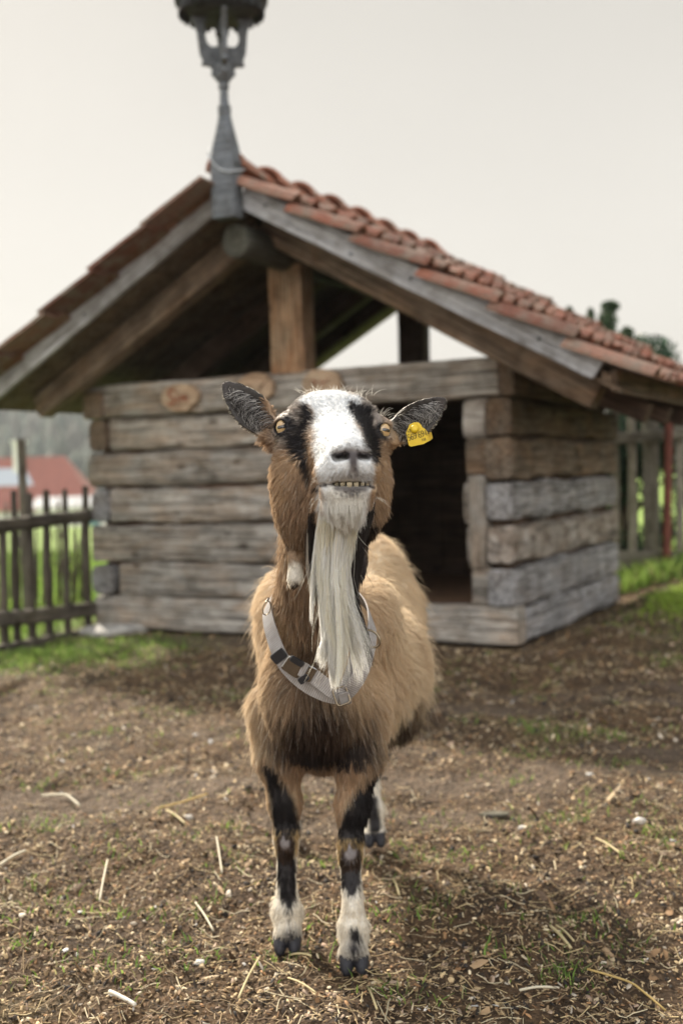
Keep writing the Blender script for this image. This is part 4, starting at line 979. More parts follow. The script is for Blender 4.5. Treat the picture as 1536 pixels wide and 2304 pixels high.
def axes(fwd, side=(1, 0, 0)):
    """columns: side, thickness, long axis"""
    f = Vector(fwd).normalized(); s_ = Vector(side); s_ = (s_-f*s_.dot(f)).normalized(); t_ = f.cross(s_)
    return np.array([list(s_), list(t_), list(f)]).T
# torso, tipped slightly right as it goes back
ell((-0.045, 2.31, 0.515), (0.112, 0.16, 0.165), 0.05)
ell((-0.055, 2.37, 0.62), (0.112, 0.15, 0.115), 0.05)
ell((-0.112, 2.39, 0.66), (0.060, 0.12, 0.092), 0.04)
ell((0.055, 2.40, 0.64), (0.055, 0.13, 0.085), 0.04)
ell((0.005, 2.58, 0.505), (0.160, 0.27, 0.155), 0.05)
ell((0.035, 2.70, 0.50), (0.160, 0.22, 0.160), 0.05)
ell((0.068, 2.97, 0.65), (0.088, 0.15, 0.135), 0.04)
ell((0.070, 3.04, 0.66), (0.070, 0.09, 0.105), 0.04)
ell((0.0, 2.55, 0.665), (0.035, 0.30, 0.050), 0.05)
ell(P(698, 1545, 2.16), (0.088, 0.095, 0.105), 0.05)          # brisket
ell(P(712, 1625, 2.20), (0.05, 0.07, 0.05), 0.04)
cone((0.065, 3.10, 0.70), (0.08, 3.16, 0.60), 0.03, 0.02, 0.03)   # tail
# neck
cone(P(697, 1400, 2.13), P(722, 1120, 1.90), 0.060, 0.058, 0.03)
cone(P(702, 1500, 2.19), P(700, 1360, 2.09), 0.078, 0.060, 0.03)
# front legs
def leg(pts, k=0.012):
    for (a, ra), (b_, rb) in zip(pts[:-1], pts[1:]): cone(a, b_, ra, rb, k)
LH, RH, HR, HL = HOOVES
leg([(P(618, 1590, 2.28), 0.050), (P(628, 1700, 2.28), 0.041), (P(640, 1800, 2.28), 0.027), (P(644, 1862, 2.275), 0.021)], 0.03)
leg([(P(815, 1590, 2.25), 0.050), (P(806, 1705, 2.22), 0.040), (P(793, 1810, 2.215), 0.027), (P(789, 1880, 2.21), 0.021)], 0.03)
for (hx, hy), kx, ky_, yk in ((LH, 644, 1888, 2.27), (RH, 788, 1912, 2.205)):
    kn = P(kx, ky_, yk)
    ell(kn, (0.0255, 0.026, 0.034), 0.02)
    cone(kn+[0, 0.006, -0.03], (hx, hy+0.005, 0.125), 0.0185, 0.0175, 0.015)
    ell((hx, hy+0.006, 0.088), (0.026, 0.027, 0.028), 0.02)                  # fetlock
    ell((hx, hy+0.030, 0.075), (0.012, 0.010, 0.012), 0.008)                  # dew claws
    cone((hx, hy+0.004, 0.08), (hx, hy-0.008, 0.045), 0.022, 0.025, 0.012)
# hooves: two claws each
for i, (hx, hy) in enumerate(HOOVES):
    for s_ in (-1, 1):
        R = axes((s_*0.03, -0.86, -0.52))
        ell((hx+s_*0.0138, hy-0.010, 0.026), (0.0138, 0.020, 0.034), 0.004, R)
        s = _box((hx-0.06, hy-0.08, -0.05), (hx+0.06, hy+0.08, 0.03)); X, Y, Z = _grid(s); put(s, (Z-0.004)+0*X+0*Y, 0.003, True)
# hind legs: stifle forward, hock back, shank down
for (hx, hy), sx in ((HR, 1), (HL, -1)):
    hip = np.array([0.06+sx*0.055, 2.95, 0.60]); sti = np.array([0.045+sx*0.075, 2.80, 0.42]); hock = np.array([hx+(0.004 if sx > 0 else 0.035), hy+0.12, 0.31]); fet = np.array([hx, hy+0.012, 0.09])
    cone(hip, sti, 0.085, 0.062, 0.05); cone(sti, hock, 0.055, 0.026, 0.03); cone(hock, fet, 0.020, 0.016, 0.012)
    ell(fet, (0.024, 0.026, 0.027), 0.015); cone(fet, (hx, hy-0.006, 0.045), 0.021, 0.023, 0.012)
# udder-side belly hair base
ell((0.065, 2.70, 0.385), (0.075, 0.12, 0.045), 0.04)
# ---- head
def H(x, y, Y): return P(x, y, Y)
ell(H(742, 958, 1.80), (0.066, 0.075, 0.054), 0.03)                    # cranium
ell(H(702, 926, 1.775), (0.026, 0.03, 0.021), 0.02); ell(H(798, 926, 1.785), (0.024, 0.03, 0.021), 0.02)   # brow bosses
cone(H(745, 985, 1.76), H(786, 1046, 1.63), 0.052, 0.036, 0.03)        # muzzle
cone(H(757, 962, 1.755), H(785, 1016, 1.615), 0.036, 0.024, 0.02)      # nasal bridge
ell(H(785, 1031, 1.603), (0.030, 0.020, 0.020), 0.015)                 # nose pad
ell(H(783, 1058, 1.612), (0.041, 0.026, 0.020), 0.016)                 # upper lip
ell(H(740, 1066, 1.633), (0.022, 0.026, 0.018), 0.016); ell(H(826, 1064, 1.638), (0.017, 0.026, 0.018), 0.016)
ell(H(742, 1010, 1.86), (0.07, 0.06, 0.08), 0.04)                      # back of skull
ell(H(668, 1080, 1.765), (0.038, 0.055, 0.068), 0.035); ell(H(823, 1075, 1.775), (0.036, 0.055, 0.068), 0.035)  # cheeks
ell(H(682, 1165, 1.780), (0.033, 0.045, 0.046), 0.03); ell(H(806, 1155, 1.79), (0.030, 0.045, 0.042), 0.03)
ell(H(735, 1110, 1.78), (0.05, 0.07, 0.06), 0.04)
cone(H(742, 1150, 1.76), H(780, 1130, 1.655), 0.036, 0.026, 0.03)      # lower jaw
ell(H(781, 1121, 1.632), (0.036, 0.027, 0.024), 0.016)                 # chin
ell(H(783, 1103, 1.620), (0.040, 0.020, 0.012), 0.010)                 # lower lip
# mouth slit
for (x0, x1, y0, y1) in ((704, 745, 1096, 1089), (745, 785, 1089, 1086), (785, 822, 1086, 1089), (822, 843, 1089, 1098)):
    cone(H(x0, y0, 1.612), H(x1, y1, 1.612), 0.0036, 0.0036, 0.002, True, 0.02); cone(H(x0, y0, 1.60), H(x1, y1, 1.60), 0.004, 0.004, 0.002, True, 0.02)
    cone(H(x0, y0, 1.63), H(x1, y1, 1.63), 0.0036, 0.0036, 0.002, True, 0.02); cone(H(x0, y0, 1.59), H(x1, y1, 1.59), 0.004, 0.004, 0.002, True, 0.02)
ell(H(787, 1088, 1.612), (0.027, 0.012, 0.0042), 0.003, sub=True)
# nostrils
for (a, b_, r_) in (((757, 1031), (778, 1026), 0.0052), ((748, 1024), (757, 1031), 0.003), ((811, 1027), (824, 1030), 0.0048), ((824, 1030), (830, 1024), 0.003)):
    for dY in (1.583, 1.590, 1.597): cone(H(*a, dY+(0.006 if a[0] < 755 or a[0] > 820 else 0)), H(*b_, dY+(0.006 if a[0] < 755 or a[0] > 820 else 0)), r_, r_, 0.004, True, 0.02)
cone(H(795, 1030, 1.577), H(796, 1060, 1.583), 0.0022, 0.0016, 0.003, True, 0.02)       # philtrum
# eye sockets
EL, ER = H(641, 962, 1.762), H(857, 969, 1.778)
NL, NR = np.array([-0.62, -0.78, 0.08]), np.array([0.60, -0.80, 0.04]); NL /= np.linalg.norm(NL); NR /= np.linalg.norm(NR)
EL = EL-NL*0.002; ER = ER-NR*0.002
for E_, N_ in ((EL, NL), (ER, NR)):
    ell(E_-N_*0.006, (0.0245, 0.0245, 0.0225), 0.022)
    Rr = axes(N_, (0, 0, 1))       # col0 = up, col1 = side, col2 = outward
    ell(E_+N_*0.012, (0.0100, 0.0145, 0.020), 0.003, Rr, sub=True)
# ears: cupped leaves
def ear(base, tip, wid, face, k=0.012, bend=0.0):
    base = np.array(base); tip = np.array(tip); ax = tip-base; L = np.linalg.norm(ax); f = ax/L
    n_ = np.array(face, float); n_ -= f*(n_@f); n_ /= np.linalg.norm(n_); s_ = np.cross(f, n_)
    m_ = L/2+0.05; c = (base+tip)/2; s = _box(c-m_, c+m_); X, Y, Z = _grid(s)
    X = X-base[0]; Y = Y-base[1]; Z = Z-base[2]
    u = (X*f[0]+Y*f[1]+Z*f[2])/L; a = X*s_[0]+Y*s_[1]+Z*s_[2]; b_ = X*n_[0]+Y*n_[1]+Z*n_[2]
    uc = np.clip(u, 0.0, 1.0)
    w = wid*np.sqrt(np.clip(1-((uc-0.40)/0.62)**2, 0.0004, 1))*(0.62+0.38*np.clip(uc*3, 0, 1))*(1-0.42*uc**3)
    cup = 0.55*a*a/wid                           # edges come toward the face side
    sh = b_-cup+bend*uc*uc*L
    d2 = np.abs(sh)-0.0042
    d1 = (np.abs(a)-w)*0.75; d3 = (np.abs(u-0.5)-0.5)*L
    d = np.maximum(np.maximum(d1, d3), d2)
    put(s, d*0.85, k)
EBL, ETL = H(612, 975, 1.81), H(503, 862, 1.835)
EBR, ETR = H(876, 985, 1.81), H(1000, 899, 1.845)
ear(EBL, ETL, 0.0295, (0.25, -1, -0.05)); ear(EBR, ETR, 0.0275, (-0.15, -1, -0.18))
cone(H(622, 985, 1.815), H(592, 955, 1.815), 0.017, 0.008, 0.02); cone(H(862, 985, 1.815), H(895, 965, 1.815), 0.018, 0.008, 0.02)
# hollow of the ears
cone(H(606, 968, 1.79), H(580, 938, 1.795), 0.010, 0.006, 0.010, True); cone(H(884, 973, 1.79), H(912, 955, 1.797), 0.010, 0.006, 0.010, True)
# wattles hanging from the throat
leg([(P(672, 1205, 1.80), 0.020), (P(667, 1250, 1.79), 0.0105), (P(664, 1303, 1.785), 0.0135)], 0.015)
leg([(P(800, 1200, 1.83), 0.018), (P(806, 1260, 1.83), 0.0105), (P(807, 1290, 1.83), 0.011)], 0.02)

def surface_nets():
    f = FD; neg = f < 0
    nx, ny, nz = f.shape
    c8 = [neg[i:nx-1+i, j:ny-1+j, k:nz-1+k] for i in (0, 1) for j in (0, 1) for k in (0, 1)]
    s = sum(c.astype(np.int8) for c in c8); act = (s > 0) & (s < 8)
    idx = np.argwhere(act); vid = np.full(act.shape, -1, np.int32); vid[act] = np.arange(len(idx))
    P_ = np.zeros((len(idx), 3)); cnt = np.zeros(len(idx))
    ax = (xs, ysg, zs); co = [np.array(o) for o in ((0, 0, 0), (0, 0, 1), (0, 1, 0), (0, 1, 1), (1, 0, 0), (1, 0, 1), (1, 1, 0), (1, 1, 1))]
    val = [f[idx[:, 0]+o[0], idx[:, 1]+o[1], idx[:, 2]+o[2]] for o in co]; pos = [np.stack([ax[q][idx[:, q]+o[q]] for q in range(3)], 1) for o in co]
    for a in range(8):
        for b_ in range(a+1, 8):
            if np.abs(co[a]-co[b_]).sum() != 1: continue
            m_ = (val[a] < 0) != (val[b_] < 0); t_ = val[a]/(val[a]-val[b_]+1e-12)
            p = pos[a]+(pos[b_]-pos[a])*t_[:, None]; P_[m_] += p[m_]; cnt[m_] += 1
    P_ /= cnt[:, None]
    quads = []
    for d in range(3):
        sl0 = [slice(None)]*3; sl1 = [slice(None)]*3; sl0[d] = slice(0, -1); sl1[d] = slice(1, None)
        a, b_ = neg[tuple(sl0)], neg[tuple(sl1)]; e_ = np.argwhere(a != b_); fl_ = a[tuple(e_.T)]
        u_, w_ = (d+1) % 3, (d+2) % 3
        ok = (e_[:, u_] > 0) & (e_[:, w_] > 0) & (e_[:, u_] < f.shape[u_]-1) & (e_[:, w_] < f.shape[w_]-1); e_ = e_[ok]; fl_ = fl_[ok]
        q = []
        for du, dw in ((-1, -1), (0, -1), (0, 0), (-1, 0)):
            ee = e_.copy(); ee[:, u_] += du; ee[:, w_] += dw; q.append(vid[ee[:, 0], ee[:, 1], ee[:, 2]])
        q = np.stack(q, 1); q[~fl_] = q[~fl_][:, ::-1]; quads.append(q)
    return P_, np.concatenate(quads)
GV, GF = surface_nets()
# keep only the main connected surface, relax it a little
def smooth_mesh(V, Fq, it, lam):
    n = len(V); E_ = np.concatenate([Fq[:, [0, 1]], Fq[:, [1, 2]], Fq[:, [2, 3]], Fq[:, [3, 0]]]); deg = np.bincount(E_[:, 0], minlength=n)+np.bincount(E_[:, 1], minlength=n)
    for _ in range(it):
        for l in (lam, -lam*1.02):
            S = np.stack([np.bincount(E_[:, 0], V[E_[:, 1], k], n)+np.bincount(E_[:, 1], V[E_[:, 0], k], n) for k in range(3)], 1)/np.maximum(deg, 1)[:, None]
            V = V+l*(S-V)
    return V
GV = smooth_mesh(GV, GF, 3, 0.5)
def vnormals(V, Fq):
    n_ = np.cross(V[Fq[:, 2]]-V[Fq[:, 0]], V[Fq[:, 3]]-V[Fq[:, 1]]); out = np.zeros_like(V)
    for k in range(4):
        for c_ in range(3): out[:, c_] += np.bincount(Fq[:, k], n_[:, c_], len(V))
    return out/(np.linalg.norm(out, axis=1)[:, None]+1e-12), np.linalg.norm(n_, axis=1)/2
GN, GA = vnormals(GV, GF)

# ---- coat pattern
def segd(px, py, pts):
    """signed distance in photo-scale units to a chain of circles (x, y, r)"""
    d = np.full(px.shape, 1e9)
    if len(pts) == 1: return np.hypot(px-pts[0][0], py-pts[0][1])-pts[0][2]
    for (x0, y0, r0), (x1, y1, r1) in zip(pts[:-1], pts[1:]):
        dx, dy = x1-x0, y1-y0; t_ = np.clip(((px-x0)*dx+(py-y0)*dy)/(dx*dx+dy*dy+1e-9), 0, 1)
        d = np.minimum(d, np.hypot(px-x0-t_*dx, py-y0-t_*dy)-(r0+(r1-r0)*t_))
    return d
def wob(p, f, seed):
    r = np.random.default_rng(seed); o = 0
    for _ in range(5):
        k_ = r.normal(0, 1, 3)*f; o = o+np.sin(p@k_+r.random()*6.28)
    return o/5
TAN, BRN, DRK, BLK, WHT, CRM, GRY, BEI, ORG = [np.array(c_) for c_ in ((0.58, 0.42, 0.265), (0.35, 0.24, 0.155), (0.065, 0.040, 0.028), (0.018, 0.015, 0.017), (0.75, 0.765, 0.78), (0.78, 0.73, 0.64), (0.33, 0.29, 0.26), (0.72, 0.59, 0.42), (0.50, 0.34, 0.13))]
def coat(p, nrm=None):
    px, py = proj(p); x, y, z = p[:, 0], p[:, 1], p[:, 2]
    w1 = wob(p, 60, 1)*7; w2 = wob(p, 160, 2)*4; w = w1+w2
    C = np.zeros_like(p)+BEI
    def lay(c_, m_): m_ = np.clip(m_, 0, 1)[:, None]; C[:] = C*(1-m_)+np.array(c_)*m_
    def st(c_, pts, soft, reg=1.0, s_=1.0): lay(c_, (0.5-(segd(px, py, pts)+w*s_)/soft)*reg)
    # torso and neck
    lay(TAN, sm(wob(p, 14, 3), 0.0, 0.7)*0.45)
    front = 1-sm(y, 2.24, 2.40)
    body = (z < 0.86)*1.0*(y > 1.86)
    lay(TAN, front*body*0.55); lay(BEI, front*body*sm(-x, 0.12, 0.17)*0.8)  # tan and beige sides; pale left edge paints in the backlit rim
    st(BRN, [(690, 1250, 50), (690, 1400, 45), (670, 1520, 55), (700, 1620, 85), (800, 1620, 45)], 110, front*body*0.9)
    st(BRN*0.8, [(600, 1560, 8), (620, 1640, 20)], 60, front*body*0.7)
    st(DRK, [(700, 1560, 15), (730, 1620, 60), (670, 1670, 66), (790, 1680, 62)], 60, front*body*0.95)
    st(DRK, [(640, 1400, 6), (650, 1540, 12)], 50, front*body*0.5); st(DRK, [(700, 1330, 14), (690, 1500, 26)], 50, front*body*0.75)
    st(BLK, [(690, 1700, 52), (790, 1700, 30)], 50, front*body*0.7)
    lay(DRK*0.7, (1-sm(z, 0.425, 0.47))*(y > 2.42)*0.97*sm(z, 0.25, 0.3))
    lay(BRN, sm(wob(p, 45, 12), 0.25, 0.7)*(y > 2.35)*0.35)
    lay(BRN, sm(y, 3.0, 3.1)*0.6)
    # neck sides
    nk = ((z > 0.66) & (y < 2.2) & (y > 1.84))*1.0
    lay(BRN, nk*0.75); lay(TAN, nk*sm(wob(p, 30, 9), 0.1, 0.6)*0.5)
    # front legs
    fl_ = ((y < 2.42) & (z < 0.40))*1.0
    lay(BRN*1.15, fl_*0.75*(z > 0.33))
    st(BLK, [(598, 1720, 16), (628, 1780, 26), (645, 1845, 34)], 14, fl_); st(BLK, [(848, 1735, 10), (822, 1790, 26), (795, 1868, 38)], 14, fl_)
    st(BRN*1.25, [(660, 1710, 24), (672, 1790, 10), (674, 1835, 3)], 14, fl_*0.95); st(BRN*1.25, [(780, 1720, 28), (765, 1800, 9), (762, 1840, 3)], 14, fl_*0.95); st(TAN, [(585, 1700, 8), (600, 1790, 4), (612, 1860, 3)], 10, fl_*0.8)
    lower = fl_*(1-sm(z, 0.225, 0.245)); bk = 0
    lay(CRM*1.02, lower*1.0)
    kl = fl_*sm(z, 0.19, 0.21)*(1-sm(z, 0.238, 0.25)); lay(ORG, kl*0.8*(1-sm(np.abs(px-644)-24, 0, 6))); lay(ORG, kl*0.8*(1-sm(np.abs(px-788)-26, 0, 6)))
    ft = (1-sm(y, 2.19, 2.20)) if False else 1.0
    frontface = 1.0 if nrm is None else sm(-nrm[:, 1], 0.15, 0.45)
    st(BLK, [(642, 1925, 21), (645, 1965, 21), (650, 2020, 19), (650, 2038, 11)], 8, fl_*frontface, 0.6); st(BLK, [(788, 1935, 22), (790, 1985, 19), (792, 2006, 11)], 8, fl_*frontface, 0.6)
    st(DRK*0.8, [(642, 1892, 22), (642, 1915, 20)], 8, fl_*frontface, .6); st(DRK*0.8, [(787, 1918, 22), (788, 1935, 20)], 8, fl_*frontface, .6)
    st((0.26, 0.24, 0.25), [(641, 1889, 11), (641, 1898, 10)], 6, fl_*frontface, 0.4); st((0.26, 0.24, 0.25), [(789, 1911, 12), (787, 1922, 12)], 6, fl_*frontface, 0.4)
    st(GRY*0.4, [(652, 2068, 8)], 10, fl_); st(BLK, [(797, 2104-8, 11), (800, 2108, 10)], 10, fl_)
    st(BLK*1.5, [(640, 2105, 10), (655, 2100, 20)], 20, fl_*0.8); st(BLK*1.5, [(795, 2135, 20)], 20, fl_*0.8)
    # hind legs: pale with dark shins
    hl = ((y > 2.72) & (z < 0.36) & (np.abs(x-0.03) < 0.2))*1.0*(1-sm(z, 0.33, 0.36))
    lay(CRM, hl); st(BLK, [(838, 1800, 9), (845, 1862, 9)], 8, hl*(x > 0)); lay(BLK, hl*(x < 0)*(1-sm(z, 0.10, 0.13))*0.5)
    # ---- head
    hd = ((z > 0.80) & (y < 1.905))*1.0*sm(-y, -1.905, -1.87)
    lay(BRN*1.1, hd); lay(TAN, hd*sm(wob(p, 90, 41), 0.0, 0.6)*0.5)
    lay(BRN*0.55, hd*(1-sm(z, 0.83, 0.88))*0.8)
    st(TAN, [(632, 1040, 18), (635, 1110, 22)], 30, hd*0.7); st(TAN, [(857, 1030, 10), (852, 1100, 12)], 20, hd*0.6)
    st(GRY, [(655, 905, 34), (665, 955, 30), (640, 985, 22)], 30, hd*0.9); st(GRY, [(815, 905, 30), (845, 940, 26), (868, 975, 14)], 30, hd*0.9)
    st(DRK, [(655, 900, 12), (675, 890, 8)], 14, hd*0.8)
    st(WHT, [(740, 900, 44), (750, 930, 38), (752, 960, 50), (762, 1000, 60), (775, 1040, 64), (778, 1072, 60)], 12, hd, 1.0)
    st(WHT, [(690, 900, 14), (740, 895, 16), (795, 902, 12)], 12, hd*0.9, 1.2)
    st(WHT, [(777, 1112, 54), (777, 1132, 50), (768, 1165, 36)], 14, hd, 1.0)
    lay((0.80, 0.79, 0.75), hd*np.clip((0.5-(segd(px, py, [(777, 1122, 48), (768, 1165, 36)])+w)/20), 0, 1))  # chin white raised in the colour to offset its shade
    # black streaks either side of the blaze
    st(BLK, [(690, 922, 10), (696, 942, 15), (684, 968, 12), (678, 1000, 21), (686, 1040, 13), (694, 1080, 6)], 12, hd)
    st(BLK, [(665, 985, 15), (672, 1008, 18)], 16, hd*0.9)
    st(BLK, [(793, 918, 8), (814, 935, 18), (824, 965, 13), (832, 995, 18), (842, 1030, 9)], 12, hd)
    st(BLK, [(636, 963, 21), (646, 959, 22)], 9, hd, 0.4); st(BLK, [(858, 966, 17), (859, 975, 16)], 8, hd, 0.4)
    st(BLK, [(665, 958, 8), (672, 965, 6)], 8, hd)
    st(DRK, [(712, 1180, 14), (700, 1290, 14)], 24, hd*0.9); st(BLK, [(838, 1170, 10), (812, 1230, 14), (805, 1290, 12)], 20, hd*0.9)
    # nose and lips: grey skin; nostril and mouth shade painted near-black
    st(GRY*0.55, [(760, 1018, 9), (790, 1013, 12), (820, 1019, 9)], 14, hd*0.9, 0.5)
    st((0.10, 0.09, 0.10), [(755, 1027, 6), (775, 1022, 9), (794, 1026, 11), (812, 1023, 9), (827, 1027, 5)], 8, hd, 0.3); st((0.012, 0.01, 0.01), [(758, 1029, 4), (776, 1027, 6)], 4, hd, 0.1); st((0.012, 0.01, 0.01), [(813, 1027, 5), (825, 1029, 4)], 4, hd, 0.1)
    st((0.09, 0.08, 0.085), [(795, 1032, 12), (796, 1058, 9)], 10, hd*0.95, 0.3)
    st(GRY*0.7, [(755, 1072, 6), (795, 1064, 15), (828, 1071, 6)], 16, hd*0.6, 0.6)
    st((0.10, 0.09, 0.095), [(755, 1098, 5), (790, 1101, 9), (822, 1098, 5)], 12, hd, 0.4); st((0.22, 0.21, 0.21), [(758, 1101, 2), (790, 1104, 7), (822, 1102, 2)], 12, hd*0.6, 0.5)
    st((0.03, 0.02, 0.02), [(704, 1095, 2.5), (745, 1090, 3), (785, 1087, 4), (822, 1090, 3), (842, 1098, 2.5)], 4, hd, 0.2)
    # ears
    for (b0, t0, sgn) in ((EBL, ETL, -1), (EBR, ETR, 1)):
        f_ = (t0-b0)/np.linalg.norm(t0-b0); u_ = (p-b0)@f_/np.linalg.norm(t0-b0)
        em = ((x < -0.115) if sgn < 0 else (x > 0.076))*1.0*sm(u_, 0.05, 0.16)*(np.linalg.norm(p-b0-np.outer(u_, t0-b0), axis=1) < 0.045)*(u_ < 1.15)
        lay(CRM*0.85, em)
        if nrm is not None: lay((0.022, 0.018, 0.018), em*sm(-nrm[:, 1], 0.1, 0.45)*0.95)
        lay((0.05, 0.04, 0.038), em*sm(u_, 0.62, 0.95)*0.8)
    # wattle tips
    wl = ((z < 0.865) & (y < 1.86))*1.0
    st(BRN, [(664, 1245, 22)], 14, wl*(x < -0.03)); st(CRM, [(664, 1282, 18), (664, 1295, 24)], 10, wl*(x < -0.03), 0.5); st(DRK, [(666, 1322, 14)], 14, wl*(x < -0.03)); st(BLK*2, [(806, 1260, 20), (807, 1300, 20)], 10, wl*(x > 0), 0.5)
    # horn of the hooves
    C[(z < 0.043+0.004*w1/7)] = np.array((0.030, 0.030, 0.038))
    return C
GC = coat(GV, GN)
def skin_mat():
    m, t, b = new_mat('goat_coat'); a = N(t, 'ShaderNodeAttribute', attribute_name='col'); tcn = N(t, 'ShaderNodeTexCoord')
    n_ = noise(t, tcn.outputs['Object'], 220, 5, 0.7); r = ramp(t, [(0.3, (0.6,)*3), (0.7, (1.0,)*3)], n_.outputs['Fac'])
    t.links.new(mixc(t, 1.0, a.outputs['Color'], r.outputs[0], 'MULTIPLY'), b.inputs['Base Color']); b.inputs['Roughness'].default_value = 0.55; b.inputs['Specular IOR Level'].default_value = 0.3
    bump(t, b, n_.outputs['Fac'], 0.35, 0.0015); return m
M['coat'] = skin_mat()
gb = mesh_obj('body', GV-GO, GF, M['coat'], goat, True, GC)

def catmull(pts, n, closed=True):
    pts = np.array(pts); m_ = len(pts); out = []
    rng_ = range(m_) if closed else range(m_-1)
    for i in rng_:
        p0, p1, p2, p3 = (pts[(i-1) % m_], pts[i], pts[(i+1) % m_], pts[(i+2) % m_]) if closed else (pts[max(0, i-1)], pts[i], pts[i+1], pts[min(m_-1, i+2)])
        for t_ in np.linspace(0, 1, n, endpoint=False): out.append(0.5*((2*p1)+(-p0+p2)*t_+(2*p0-5*p1+4*p2-p3)*t_**2+(-p0+3*p1-3*p2+p3)*t_**3))
    if not closed: out.append(pts[-1])
    return np.array(out)
loop = [P(764, 1566, 1.995), P(700, 1546, 1.998), P(646, 1500, 2.012), P(616, 1440, 2.035), P(602, 1366, 2.085), P(636, 1318, 2.17), P(715, 1290, 2.24), P(808, 1345, 2.15), P(836, 1400, 2.055), P(828, 1465, 2.00), P(803, 1530, 1.985)]
LOOPQ = catmull(loop, 3)
# ---- fur as hair curves
M['hair'] = None
def hair_mat(name, rough=0.45, trans=0.42, spec=0.35):
    m, t, b = new_mat(name); a = N(t, 'ShaderNodeAttribute', attribute_name='col'); out = t.nodes['Material Output']
    t.links.new(a.outputs['Color'], b.inputs['Base Color']); b.inputs['Roughness'].default_value = rough; b.inputs['Specular IOR Level'].default_value = spec
    tr = N(t, 'ShaderNodeBsdfTranslucent'); t.links.new(a.outputs['Color'], tr.inputs['Color']); ms = N(t, 'ShaderNodeMixShader'); ms.inputs[0].default_value = trans
    t.links.new(b.outputs[0], ms.inputs[1]); t.links.new(tr.outputs[0], ms.inputs[2]); t.links.new(ms.outputs[0], out.inputs[0]); return m
M['hair'] = hair_mat('goat_hair'); M['beard'] = hair_mat('beard_hair', 0.4, 0.58)
def hair_obj(name, PT, RD, CL, parent):
    n, k, _ = PT.shape
    hc = bpy.data.hair_curves.new(name); hc.add_curves([k]*n)
    hc.attributes['position'].data.foreach_set('vector', PT.astype(np.float32).ravel())
    ra = hc.attributes.get('radius') or hc.attributes.new('radius', 'FLOAT', 'POINT'); ra.data.foreach_set('value', RD.astype(np.float32).ravel())
    ca = hc.attributes.new('col', 'FLOAT_COLOR', 'CURVE'); c4 = np.ones((n, 4), np.float32); c4[:, :3] = CL; ca.data.foreach_set('color', c4.ravel())
    hc.materials.append(M['beard'] if name == 'beard' else M['hair']); o = bpy.data.objects.new(name, hc); link(o, parent); return o
def sample(Fq, wgt, n, r):
    w_ = GA*wgt[Fq].mean(1); cdf = np.cumsum(w_); t_ = np.searchsorted(cdf, r.random(n)*cdf[-1]); q = Fq[np.clip(t_, 0, len(Fq)-1)]
    u_, v_ = r.random(n), r.random(n); wq = np.stack([(1-u_)*(1-v_), u_*(1-v_), u_*v_, (1-u_)*v_], 1)
    p = np.einsum('nk,nkc->nc', wq, GV[q]); nn = np.einsum('nk,nkc->nc', wq, GN[q]); return p, nn/np.linalg.norm(nn, axis=1)[:, None]
def unit(v): return v/(np.linalg.norm(v, axis=1)[:, None]+1e-9)
NOSE = H(785, 1010, 1.57)
def fur_params(p, nn):
    px, py = proj(p); x, y, z = p.T
    head = (z > 0.80) & (y < 1.90); mz = np.linalg.norm(p-NOSE, axis=1)
    L = np.full(len(p), 0.026)
    L = np.where(y > 2.4, 0.028, L)
    L = np.where((z > 0.60) & (y < 2.2), 0.020, L)
    L = np.where((z > 0.70) & (y >= 2.2), 0.034, L)
    L = np.where((z < 0.47) & (y > 2.5) & (z > 0.3), 0.042, L)
    lg = z < 0.37; L = np.where(lg, 0.011+0.012*sm(z, 0.28, 0.37), L)
    L = np.where(z < 0.24, 0.0075, L); L = np.where(z < 0.21, 0.010, L)
    fet = (z < 0.155) & (z > 0.045); L = np.where(fet, 0.010+0.010*(nn[:, 1] > 0.0), L)
    L = np.where((z <= 0.05), 0.006, L)
    Lh = 0.0065+0.009*sm(mz, 0.08, 0.20)+0.004*sm(-(z-0.92), 0, 0.05)
    Lh = np.where((z > 1.045) & (y > 1.72), 0.011, Lh)
    L = np.where(head, Lh, L)
    L = np.where(head & (z < 0.885), 0.017, L); L = np.where(head & (py > 1235) & (z < 0.87), 0.008, L); L = np.where((z < 0.40) & (z > 0.3) & (y < 2.42), 0.013, L); L = np.where((z >= 0.40) & (z < 0.46) & (y < 2.3), 0.022, L); wt = (y < 1.835) & (py > 1228) & (z < 0.86); L = np.where(wt, 0.0055, L); chn = head & (py > 1120) & (y < 1.70) & (np.abs(px-765) < 58); L = np.where(chn, 0.016+0.010*sm(py, 1120, 1165), L)
    # flow
    fl_ = np.tile(np.array([0.02, 0.35, -0.85]), (len(p), 1))
    b_ = (y > 2.35) & (z > 0.45); fl_[b_] = (0.05, 0.75, -0.5)
    fl_[lg] = (0, 0.12, -1)
    out = unit(p-NOSE); out[:, 1] = np.maximum(out[:, 1], 0.25); hf = out*1.0
    low = head & (z < 0.97) & (y > 1.66); hf[low] += np.array([0, 0, -1.1])
    hf[:, 2] += 0.0
    fl_[head] = hf[head]
    chin = head & (py > 1098) & (y < 1.69); fl_[chin] = (0, 0.15, -1)
    lift = np.full(len(p), 0.38); lift[head] = 0.30; lift = np.where((z > 0.68) & (y > 2.2), 0.7, lift); lift = np.where(lg, 0.28, lift); lift = np.where(fet, 0.35, lift); lift = np.where(wt, 0.2, lift)
    return L, fl_, lift, head
